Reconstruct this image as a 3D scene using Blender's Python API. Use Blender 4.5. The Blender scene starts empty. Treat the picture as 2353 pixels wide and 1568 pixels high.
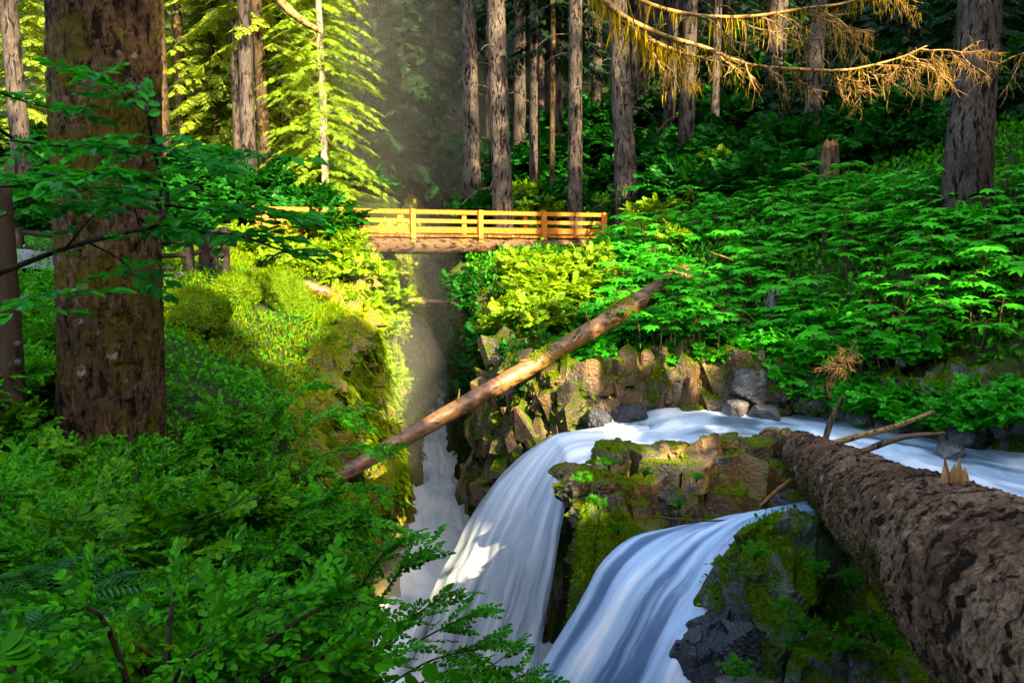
import bpy, math
import numpy as np
from mathutils import Vector, Matrix
rng = np.random.default_rng(11)
R = math.radians
S = bpy.context.scene
COL = S.collection
FPX, PITCH = 2037.0, R(-8.0)
CP, SP = math.cos(PITCH), math.sin(PITCH)

# ------------------------------------------------------------------ helpers
def ray(px, py):
    dx = (px - 1176.0) / FPX; dy = -(py - 784.0) / FPX
    return np.array([dx, CP - dy * SP, SP + dy * CP])
def W(px, py, Y):
    d = ray(px, py); return d * (Y / d[1])
def Wz(px, py, z):
    d = ray(px, py); return d * (z / d[2])
def proj(P):
    P = np.atleast_2d(P); f = P[:, 1] * CP + P[:, 2] * SP; u = -P[:, 1] * SP + P[:, 2] * CP
    return 1176 + FPX * P[:, 0] / f, 784 - FPX * u / f

def h3(i, j, k, seed):
    n = (i.astype(np.int64) * 374761393 + j.astype(np.int64) * 668265263 + k.astype(np.int64) * 2147483647 + seed * 974711) & 0xffffffff
    n = ((n ^ (n >> 13)) * 1274126177) & 0xffffffff
    n = ((n ^ (n >> 16)) * 2246822519) & 0xffffffff
    return ((n ^ (n >> 15)) & 0xffffff) / float(0x1000000)
def vnoise(P, seed=0):
    I = np.floor(P).astype(np.int64); F = P - I; F = F * F * (3 - 2 * F); o = 0
    for a in (0, 1):
        for b in (0, 1):
            for c in (0, 1):
                w = (F[:, 0] if a else 1 - F[:, 0]) * (F[:, 1] if b else 1 - F[:, 1]) * (F[:, 2] if c else 1 - F[:, 2])
                o = o + w * h3(I[:, 0] + a, I[:, 1] + b, I[:, 2] + c, seed)
    return o * 2 - 1
def fbm(P, seed=0, octv=4):
    o = 0; a = 1.0; t = 0
    for k in range(octv):
        o = o + a * vnoise(P * (2.0 ** k), seed + k * 17); t += a; a *= .5
    return o / t
def blocks(P, seed, tilt=.5, step=.5):
    """angular broken-rock relief: every cell of a jittered lattice is a tilted facet"""
    I = np.floor(P).astype(np.int64); best = np.full(len(P), 1e9); out = np.zeros(len(P))
    for a in (-1, 0, 1):
        for b in (-1, 0, 1):
            for c in (-1, 0, 1):
                i, j, k = I[:, 0] + a, I[:, 1] + b, I[:, 2] + c
                C = np.stack([i + h3(i, j, k, seed), j + h3(i, j, k, seed + 1), k + h3(i, j, k, seed + 2)], 1)
                D = P - C; d = (D * D).sum(1); m = d < best
                best = np.where(m, d, best)
                v = (h3(i, j, k, seed + 3) - .5) * step + ((h3(i, j, k, seed + 4) - .5) * D[:, 0] + (h3(i, j, k, seed + 5) - .5) * D[:, 1] + (h3(i, j, k, seed + 6) - .5) * D[:, 2]) * tilt * 2
                out = np.where(m, v, out)
    return out

def mk(name, V, Fs, mat, parent=None, smooth=True, uv=None):
    """one mesh object from a vertex array and a list of face arrays"""
    V = np.asarray(V, np.float32); me = bpy.data.meshes.new(name)
    if not isinstance(Fs, (list, tuple)): Fs = [Fs]
    Fs = [np.asarray(f, np.int32) for f in Fs if len(f)]
    loops = np.concatenate([f.ravel() for f in Fs]); tot = np.concatenate([np.full(len(f), f.shape[1], np.int32) for f in Fs])
    st = np.concatenate([[0], np.cumsum(tot)[:-1]]).astype(np.int32)
    me.vertices.add(len(V)); me.vertices.foreach_set('co', V.ravel())
    me.loops.add(len(loops)); me.loops.foreach_set('vertex_index', loops)
    me.polygons.add(len(tot)); me.polygons.foreach_set('loop_start', st); me.polygons.foreach_set('loop_total', tot)
    me.polygons.foreach_set('use_smooth', np.full(len(tot), smooth))
    if uv is not None:
        l = me.uv_layers.new(name='UVMap'); l.data.foreach_set('uv', np.asarray(uv, np.float32)[loops].ravel())
    me.update(calc_edges=True); me.validate()
    me.materials.append(mat)
    o = bpy.data.objects.new(name, me); COL.objects.link(o)
    if parent is not None: o.parent = parent
    return o
def tag(o, label, cat, group=None, kind=None):
    o['label'] = label; o['category'] = cat
    if group: o['group'] = group
    if kind: o['kind'] = kind
    return o
def empty(name, loc, label, cat, group=None):
    o = bpy.data.objects.new(name, None); o.empty_display_size = .2; COL.objects.link(o); o.location = loc
    return tag(o, label, cat, group)
def copy_tree(o, loc, rz, sc, label=None, group=None):
    r = o.copy(); COL.objects.link(r); r.location = loc; r.rotation_euler = (0, 0, rz); r.scale = (sc,) * 3 if np.isscalar(sc) else sc
    if label: r['label'] = label
    if group: r['group'] = group
    for ch in list(o.children):
        c = ch.copy(); COL.objects.link(c); c.parent = r
        for g in ch.children:
            d = g.copy(); COL.objects.link(d); d.parent = c
    return r
def norm(v): return v / np.maximum(np.linalg.norm(v, axis=-1, keepdims=True), 1e-9)
class MB:
    def __init__(s): s.V = []; s.F = {}; s.n = 0
    def add(s, V, Fs):
        if not isinstance(Fs, (list, tuple)): Fs = [Fs]
        for f in Fs:
            f = np.asarray(f)
            if len(f): s.F.setdefault(f.shape[1], []).append(f + s.n)
        s.V.append(np.asarray(V)); s.n += len(V)
    def build(s, name, mat, parent=None, smooth=True):
        return mk(name, np.concatenate(s.V), [np.concatenate(f) for f in s.F.values()], mat, parent, smooth)
def spline(P, n):
    P = np.asarray(P, float); m = len(P)
    if m == 2: return P[0] + (P[1] - P[0]) * np.linspace(0, 1, n)[:, None]
    t = np.linspace(0, m - 1, n); i = np.minimum(t.astype(int), m - 2); f = (t - i)[:, None]
    E = np.concatenate([[2 * P[0] - P[1]], P, [2 * P[-1] - P[-2]]])
    a, b, c, d = E[i], E[i + 1], E[i + 2], E[i + 3]
    return .5 * (2 * b + (c - a) * f + (2 * a - 5 * b + 4 * c - d) * f ** 2 + (3 * b - a - 3 * c + d) * f ** 3)
def tube(P, rad, seg=8, n=None, wob=0, seed=0, caps=True, rough=None):
    """tapered tube along P; rough(u (m), th, P) gives a radial relief"""
    P = np.asarray(P, float); rad = np.asarray(rad, float) * np.ones(len(P)) if np.isscalar(rad) else np.asarray(rad, float)
    if n:
        rad = np.interp(np.linspace(0, 1, n), np.linspace(0, 1, len(rad)), rad); P = spline(P, n)
    m = len(P); T = norm(np.gradient(P, axis=0)); ref = np.array([0, 0, 1.]) if abs(T[:, 2]).mean() < .8 else np.array([1., 0, 0])
    A = norm(np.cross(T, ref)); B = np.cross(T, A)
    th = np.linspace(0, 2 * np.pi, seg, endpoint=False)
    ring = A[:, None, :] * np.cos(th)[None, :, None] + B[:, None, :] * np.sin(th)[None, :, None]
    rr = rad[:, None] * np.ones((1, seg))
    L = np.concatenate([[0], np.cumsum(np.linalg.norm(np.diff(P, axis=0), axis=1))])
    if wob:
        q = (P[:, None, :] + ring * rr[..., None]).reshape(-1, 3)
        rr = rr * (1 + wob * fbm(q * 1.7 / max(rad.mean(), .02) * .35, seed, 3).reshape(m, seg))
    if rough is not None:
        rr = rr + rough(np.repeat(L, seg), np.tile(th, m), rr.ravel()).reshape(m, seg)
    V = (P[:, None, :] + ring * rr[..., None]).reshape(-1, 3)
    i = np.arange(m - 1)[:, None] * seg; j = np.arange(seg)[None, :]; k = (j + 1) % seg
    F = np.stack([i + j, i + k, i + seg + k, i + seg + j], -1).reshape(-1, 4)
    Fs = [F]
    if caps:
        V = np.concatenate([V, P[:1] - T[:1] * 0, P[-1:]]); c0, c1 = m * seg, m * seg + 1
        j = np.arange(seg); k = (j + 1) % seg
        Fs.append(np.concatenate([np.stack([np.full(seg, c0), k, j], 1), np.stack([np.full(seg, c1), (m - 1) * seg + j, (m - 1) * seg + k], 1)]))
    return V, Fs
def box(c, ex, ey, ez, bev=0):
    """oriented box; ex, ey, ez are half-extent vectors"""
    c, ex, ey, ez = map(np.asarray, (c, ex, ey, ez)); s = np.array([[-1, -1, -1], [1, -1, -1], [1, 1, -1], [-1, 1, -1], [-1, -1, 1], [1, -1, 1], [1, 1, 1], [-1, 1, 1]])
    V = c + s[:, :1] * ex + s[:, 1:2] * ey + s[:, 2:] * ez
    return V, np.array([[0, 3, 2, 1], [4, 5, 6, 7], [0, 1, 5, 4], [1, 2, 6, 5], [2, 3, 7, 6], [3, 0, 4, 7]])
def inst(T, Rm, pos, sc):
    """stamp template T=(V, Fs) with rotations (N,3,3), positions, scales"""
    TV, TF = T; N = len(pos); sc = np.asarray(sc) * np.ones(N)
    V = np.einsum('nij,vj->nvi', Rm, TV) * sc[:, None, None] + pos[:, None, :]
    off = (np.arange(N) * len(TV))[:, None, None]
    return V.reshape(-1, 3), [(f[None] + off).reshape(-1, f.shape[1]) for f in TF]
def frames(d, up):
    x = norm(d); y = norm(np.cross(up, x)); z = np.cross(x, y); return np.stack([x, y, z], -1)
def unit(n, r=rng):
    v = r.normal(size=(n, 3)); return norm(v)

def rotz(a): c, s = np.cos(a), np.sin(a); return np.array([[c, -s, 0], [s, c, 0], [0, 0, 1]])
def roty(a): c, s = np.cos(a), np.sin(a); return np.array([[c, 0, s], [0, 1, 0], [-s, 0, c]])
def rotx(a): c, s = np.cos(a), np.sin(a); return np.array([[1, 0, 0], [0, c, -s], [0, s, c]])

# ------------------------------------------------------------------ materials
def new_mat(name):
    m = bpy.data.materials.new(name); m.use_nodes = True; nt = m.node_tree; nt.nodes.clear()
    o = nt.nodes.new('ShaderNodeOutputMaterial')
    def N(t, **k):
        n = nt.nodes.new('ShaderNode' + t)
        for a, b in k.items():
            if a in n.inputs.keys() and not hasattr(n, a): n.inputs[a].default_value = b
            else:
                try: setattr(n, a, b)
                except Exception: n.inputs[a].default_value = b
        return n
    return m, N, nt.links.new, o
def ramp(N, stops, interp='LINEAR'):
    r = N('ValToRGB'); e = r.color_ramp.elements; r.color_ramp.interpolation = interp
    while len(e) < len(stops): e.new(.5)
    for x, (p, c) in zip(e, stops): x.position = p; x.color = (*c, 1) if len(c) == 3 else c
    return r
def c3(*a): return (*a, 1)
def leaf_mat(name, c0, c1, trans=.45, tr_tint=(1.1, 1.15, .5), gloss=.06, rough=.4):
    m, N, L, o = new_mat(name)
    g = N('NewGeometry'); oi = N('ObjectInfo')
    a = N('Math', operation='MULTIPLY_ADD'); L(g.outputs['Random Per Island'], a.inputs[0]); a.inputs[1].default_value = .75
    b = N('Math', operation='MULTIPLY'); L(oi.outputs['Random'], b.inputs[0]); b.inputs[1].default_value = .25; L(b.outputs[0], a.inputs[2])
    r = ramp(N, [(0, c0), (1, c1)]); L(a.outputs[0], r.inputs[0])
    d = N('BsdfDiffuse'); t = N('BsdfTranslucent'); mx = N('MixShader'); mx.inputs[0].default_value = trans
    tc = N('Mix', data_type='RGBA', blend_type='MULTIPLY'); tc.inputs[0].default_value = 1; L(r.outputs[0], tc.inputs[6]); tc.inputs[7].default_value = c3(*tr_tint)
    L(r.outputs[0], d.inputs[0]); L(tc.outputs[2], t.inputs[0]); L(d.outputs[0], mx.inputs[1]); L(t.outputs[0], mx.inputs[2])
    gl = N('BsdfGlossy'); gl.inputs['Roughness'].default_value = rough; gl.inputs['Color'].default_value = c3(.9, 1, .95)
    lw = N('LayerWeight'); lw.inputs[0].default_value = .25
    k = N('Math', operation='MULTIPLY_ADD'); L(lw.outputs['Fresnel'], k.inputs[0]); k.inputs[1].default_value = gloss * 1.6; k.inputs[2].default_value = gloss * .25
    m2 = N('MixShader'); L(k.outputs[0], m2.inputs[0]); L(mx.outputs[0], m2.inputs[1]); L(gl.outputs[0], m2.inputs[2]); L(m2.outputs[0], o.inputs[0])
    return m
def bark_mat(name, dark, mid, light, sc=(9, 9, 2.2), moss=None, moss_amt=.5, bump=.5, dist=.03, rough=.9, lichen=None):
    m, N, L, o = new_mat(name)
    tc = N('TexCoord'); mp = N('Mapping'); mp.inputs['Scale'].default_value = sc; L(tc.outputs['Object'], mp.inputs[0])
    f = N('TexNoise'); f.inputs['Scale'].default_value = 1.0; f.inputs['Detail'].default_value = 5; f.inputs['Roughness'].default_value = .6; f.inputs['Distortion'].default_value = .5; L(mp.outputs[0], f.inputs['Vector'])
    n = N('TexNoise'); n.inputs['Scale'].default_value = 3.3; n.inputs['Detail'].default_value = 8; n.inputs['Roughness'].default_value = .72; n.inputs['Distortion'].default_value = .3; L(mp.outputs[0], n.inputs['Vector'])
    big = N('TexNoise'); big.inputs['Scale'].default_value = .9; big.inputs['Detail'].default_value = 3; L(tc.outputs['Object'], big.inputs['Vector'])
    cr = ramp(N, [(.40, (0, 0, 0)), (.49, (1, 1, 1))]); L(f.outputs['Fac'], cr.inputs[0])
    mm = N('Mix', data_type='FLOAT'); mm.inputs[0].default_value = .42; L(n.outputs['Fac'], mm.inputs[2]); L(big.outputs['Fac'], mm.inputs[3])
    col = ramp(N, [(.32, dark), (.5, mid), (.68, light)]); L(mm.outputs[0], col.inputs[0])
    c = N('Mix', data_type='RGBA'); L(cr.outputs[0], c.inputs[0]); c.inputs[6].default_value = c3(*[x * .5 for x in dark]); L(col.outputs[0], c.inputs[7])
    out = c.outputs[2]
    if lichen:
        ln = N('TexNoise'); ln.inputs['Scale'].default_value = 7; ln.inputs['Detail'].default_value = 8; L(tc.outputs['Object'], ln.inputs['Vector'])
        lr = ramp(N, [(.62, (0, 0, 0)), (.72, (.7, .7, .7))]); L(ln.outputs['Fac'], lr.inputs[0])
        x = N('Mix', data_type='RGBA'); L(lr.outputs[0], x.inputs[0]); L(out, x.inputs[6]); x.inputs[7].default_value = c3(*lichen); out = x.outputs[2]
    if moss:
        mn = N('TexNoise'); mn.inputs['Scale'].default_value = 1.6; mn.inputs['Detail'].default_value = 7; mn.inputs['Roughness'].default_value = .75; L(tc.outputs['Object'], mn.inputs['Vector'])
        mr = ramp(N, [(.72 - .35 * moss_amt, (0, 0, 0)), (.86 - .35 * moss_amt, (1, 1, 1))]); L(mn.outputs['Fac'], mr.inputs[0])
        x = N('Mix', data_type='RGBA'); L(mr.outputs[0], x.inputs[0]); L(out, x.inputs[6]); x.inputs[7].default_value = c3(*moss); out = x.outputs[2]
    p = N('BsdfPrincipled'); p.inputs['Roughness'].default_value = rough; p.inputs['Specular IOR Level'].default_value = .07; L(out, p.inputs['Base Color'])
    hs = N('Math', operation='MULTIPLY_ADD'); L(n.outputs['Fac'], hs.inputs[0]); hs.inputs[1].default_value = .8; L(cr.outputs[0], hs.inputs[2])
    b = N('Bump'); b.inputs['Strength'].default_value = bump; b.inputs['Distance'].default_value = dist; L(hs.outputs[0], b.inputs['Height']); L(b.outputs[0], p.inputs['Normal'])
    L(p.outputs[0], o.inputs[0]); return m
def rock_mat(name, dark, light, moss=(.05, .07, .004), moss_lo=.55, moss_hi=.7, up=.35, wet=.45, warm=None):
    m, N, L, o = new_mat(name)
    tc = N('TexCoord'); g = N('NewGeometry')
    n = N('TexNoise'); n.inputs['Scale'].default_value = 2.2; n.inputs['Detail'].default_value = 10; n.inputs['Roughness'].default_value = .65; L(tc.outputs['Object'], n.inputs['Vector'])
    v = N('TexVoronoi', feature='DISTANCE_TO_EDGE'); v.inputs['Scale'].default_value = 3.5; L(tc.outputs['Object'], v.inputs['Vector'])
    col = ramp(N, [(.3, dark), (.7, light)]); L(n.outputs['Fac'], col.inputs[0]); out = col.outputs[0]
    if warm:
        wn = N('TexNoise'); wn.inputs['Scale'].default_value = 1.1; wn.inputs['Detail'].default_value = 5; L(tc.outputs['Object'], wn.inputs['Vector'])
        wr = ramp(N, [(.42, (0, 0, 0)), (.6, (1, 1, 1))]); L(wn.outputs['Fac'], wr.inputs[0])
        x = N('Mix', data_type='RGBA'); L(wr.outputs[0], x.inputs[0]); L(out, x.inputs[6]); x.inputs[7].default_value = c3(*warm); out = x.outputs[2]
    sx = N('SeparateXYZ'); L(g.outputs['Normal'], sx.inputs[0])
    mn = N('TexNoise'); mn.inputs['Scale'].default_value = 1.7; mn.inputs['Detail'].default_value = 8; mn.inputs['Roughness'].default_value = .7; L(tc.outputs['Object'], mn.inputs['Vector'])
    ma = N('Math', operation='MULTIPLY_ADD'); L(sx.outputs['Z'], ma.inputs[0]); ma.inputs[1].default_value = up * .5; L(mn.outputs['Fac'], ma.inputs[2])
    mr = ramp(N, [(moss_lo, (0, 0, 0)), (moss_hi, (1, 1, 1))]); L(ma.outputs[0], mr.inputs[0])
    fine = N('TexNoise'); fine.inputs['Scale'].default_value = 22; fine.inputs['Detail'].default_value = 4; L(tc.outputs['Object'], fine.inputs['Vector'])
    mc = ramp(N, [(.3, tuple(x * .55 for x in moss)), (.7, tuple(x * 1.5 for x in moss))]); L(fine.outputs['Fac'], mc.inputs[0])
    x = N('Mix', data_type='RGBA'); L(mr.outputs[0], x.inputs[0]); L(out, x.inputs[6]); L(mc.outputs[0], x.inputs[7])
    p = N('BsdfPrincipled'); L(x.outputs[2], p.inputs['Base Color'])
    sl_ = N('Math', operation='MULTIPLY_ADD'); L(mr.outputs[0], sl_.inputs[0]); sl_.inputs[1].default_value = -.4; sl_.inputs[2].default_value = .4; L(sl_.outputs[0], p.inputs['Specular IOR Level'])
    rr = N('Mix', data_type='FLOAT'); L(mr.outputs[0], rr.inputs[0]); rr.inputs[2].default_value = wet; rr.inputs[3].default_value = .95; L(rr.outputs[0], p.inputs['Roughness'])
    hs = N('Math', operation='MULTIPLY_ADD'); L(fine.outputs['Fac'], hs.inputs[0]); hs.inputs[1].default_value = .5; L(n.outputs['Fac'], hs.inputs[2])
    b = N('Bump'); b.inputs['Strength'].default_value = .8; b.inputs['Distance'].default_value = .12; L(hs.outputs[0], b.inputs['Height']); L(b.outputs[0], p.inputs['Normal'])
    L(p.outputs[0], o.inputs[0]); return m
def soil_mat(name, a, b, c):
    m, N, L, o = new_mat(name); tc = N('TexCoord')
    n = N('TexNoise'); n.inputs['Scale'].default_value = 1.2; n.inputs['Detail'].default_value = 10; n.inputs['Roughness'].default_value = .7; L(tc.outputs['Object'], n.inputs['Vector'])
    col = ramp(N, [(.3, a), (.5, b), (.7, c)]); L(n.outputs['Fac'], col.inputs[0])
    p = N('BsdfPrincipled'); p.inputs['Roughness'].default_value = .95; p.inputs['Specular IOR Level'].default_value = .1; L(col.outputs[0], p.inputs['Base Color'])
    bb = N('Bump'); bb.inputs['Strength'].default_value = .8; bb.inputs['Distance'].default_value = .12; L(n.outputs['Fac'], bb.inputs['Height']); L(bb.outputs[0], p.inputs['Normal']); L(p.outputs[0], o.inputs[0]); return m
def wood_mat(name, a, b, rough=.6, sc=(3, 40, 40)):
    m, N, L, o = new_mat(name); tc = N('TexCoord'); mp = N('Mapping'); mp.inputs['Scale'].default_value = sc; L(tc.outputs['Object'], mp.inputs[0])
    n = N('TexNoise'); n.inputs['Scale'].default_value = 1; n.inputs['Detail'].default_value = 6; n.inputs['Roughness'].default_value = .65; L(mp.outputs[0], n.inputs['Vector'])
    oi = N('ObjectInfo'); g_ = N('NewGeometry'); ra = N('Math', operation='ADD'); L(oi.outputs['Random'], ra.inputs[0]); L(g_.outputs['Random Per Island'], ra.inputs[1]); ad = N('Math', operation='MULTIPLY_ADD'); L(ra.outputs[0], ad.inputs[0]); ad.inputs[1].default_value = .28; st = N('Math', operation='ADD'); L(n.outputs['Fac'], st.inputs[0]); st.inputs[1].default_value = -.28; L(st.outputs[0], ad.inputs[2])
    col = ramp(N, [(.25, a), (.65, b)]); L(ad.outputs[0], col.inputs[0])
    p = N('BsdfPrincipled'); p.inputs['Roughness'].default_value = rough; p.inputs['Specular IOR Level'].default_value = .1; L(col.outputs[0], p.inputs['Base Color'])
    bb = N('Bump'); bb.inputs['Strength'].default_value = .4; bb.inputs['Distance'].default_value = .01; L(n.outputs['Fac'], bb.inputs['Height']); L(bb.outputs[0], p.inputs['Normal']); L(p.outputs[0], o.inputs[0]); return m
def water_mat(name, deep, mid, foam, su=.45, sv=9., lo=.35, hi=.62, thin=.0, bump=.35, rough=.25):
    """silky running water: u runs along the flow in metres, v across in 0..1"""
    m, N, L, o = new_mat(name); uv = N('UVMap')
    mp = N('Mapping'); mp.inputs['Scale'].default_value = (su, sv, 1); L(uv.outputs[0], mp.inputs[0])
    wz = N('TexNoise'); wz.inputs['Scale'].default_value = 1.1; wz.inputs['Detail'].default_value = 3; L(uv.outputs[0], wz.inputs['Vector']); wv = N('VectorMath', operation='MULTIPLY_ADD'); L(wz.outputs['Color'], wv.inputs[0]); wv.inputs[1].default_value = (.5, .10 * sv, 0); L(mp.outputs[0], wv.inputs[2])
    n = N('TexNoise'); n.inputs['Scale'].default_value = 1; n.inputs['Detail'].default_value = 7; n.inputs['Roughness'].default_value = .6; n.inputs['Distortion'].default_value = .25; L(wv.outputs[0], n.inputs['Vector'])
    mp2 = N('Mapping'); mp2.inputs['Scale'].default_value = (su * 1.2, sv * .3, 1); L(uv.outputs[0], mp2.inputs[0])
    n2 = N('TexNoise'); n2.inputs['Scale'].default_value = 1; n2.inputs['Detail'].default_value = 3; L(mp2.outputs[0], n2.inputs['Vector'])
    mx = N('Mix', data_type='FLOAT'); mx.inputs[0].default_value = .6; L(n.outputs['Fac'], mx.inputs[2]); L(n2.outputs['Fac'], mx.inputs[3])
    col = ramp(N, [(lo, deep), ((lo + hi) / 2, mid), (hi, foam)], 'EASE'); L(mx.outputs[0], col.inputs[0])
    p = N('BsdfPrincipled'); p.inputs['Roughness'].default_value = rough; p.inputs['IOR'].default_value = 1.33; L(col.outputs[0], p.inputs['Base Color'])
    p.inputs['Subsurface Weight'].default_value = 0
    b = N('Bump'); b.inputs['Strength'].default_value = bump; b.inputs['Distance'].default_value = .05; L(mx.outputs[0], b.inputs['Height']); L(b.outputs[0], p.inputs['Normal'])
    tl = N('BsdfTranslucent'); L(col.outputs[0], tl.inputs[0]); ms = N('MixShader'); ms.inputs[0].default_value = .2; L(p.outputs[0], ms.inputs[1]); L(tl.outputs[0], ms.inputs[2])
    out = ms.outputs[0]
    if thin > 0:
        sp = N('SeparateXYZ'); L(uv.outputs[0], sp.inputs[0])
        iv = N('Math', operation='SUBTRACT'); iv.inputs[0].default_value = 1; L(sp.outputs['Y'], iv.inputs[1])
        e = N('Math', operation='MULTIPLY'); L(sp.outputs['Y'], e.inputs[0]); L(iv.outputs[0], e.inputs[1])
        k = N('Math', operation='MULTIPLY_ADD'); L(e.outputs[0], k.inputs[0]); k.inputs[1].default_value = 9; k.inputs[2].default_value = -.25 - thin
        k2 = N('Math', operation='MULTIPLY_ADD', use_clamp=True); L(mx.outputs[0], k2.inputs[0]); k2.inputs[1].default_value = 2.8; L(k.outputs[0], k2.inputs[2])
        tr = N('BsdfTransparent'); m2 = N('MixShader'); L(k2.outputs[0], m2.inputs[0]); L(tr.outputs[0], m2.inputs[1]); L(out, m2.inputs[2]); out = m2.outputs[0]
    L(out, o.inputs[0]); return m
def vol_mat(name, dens, col=(1, 1, 1), anis=.2):
    m, N, L, o = new_mat(name); v = N('VolumePrincipled'); v.inputs['Color'].default_value = c3(*col); v.inputs['Density'].default_value = dens; v.inputs['Anisotropy'].default_value = anis
    L(v.outputs[0], o.inputs['Volume']); return m

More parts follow.
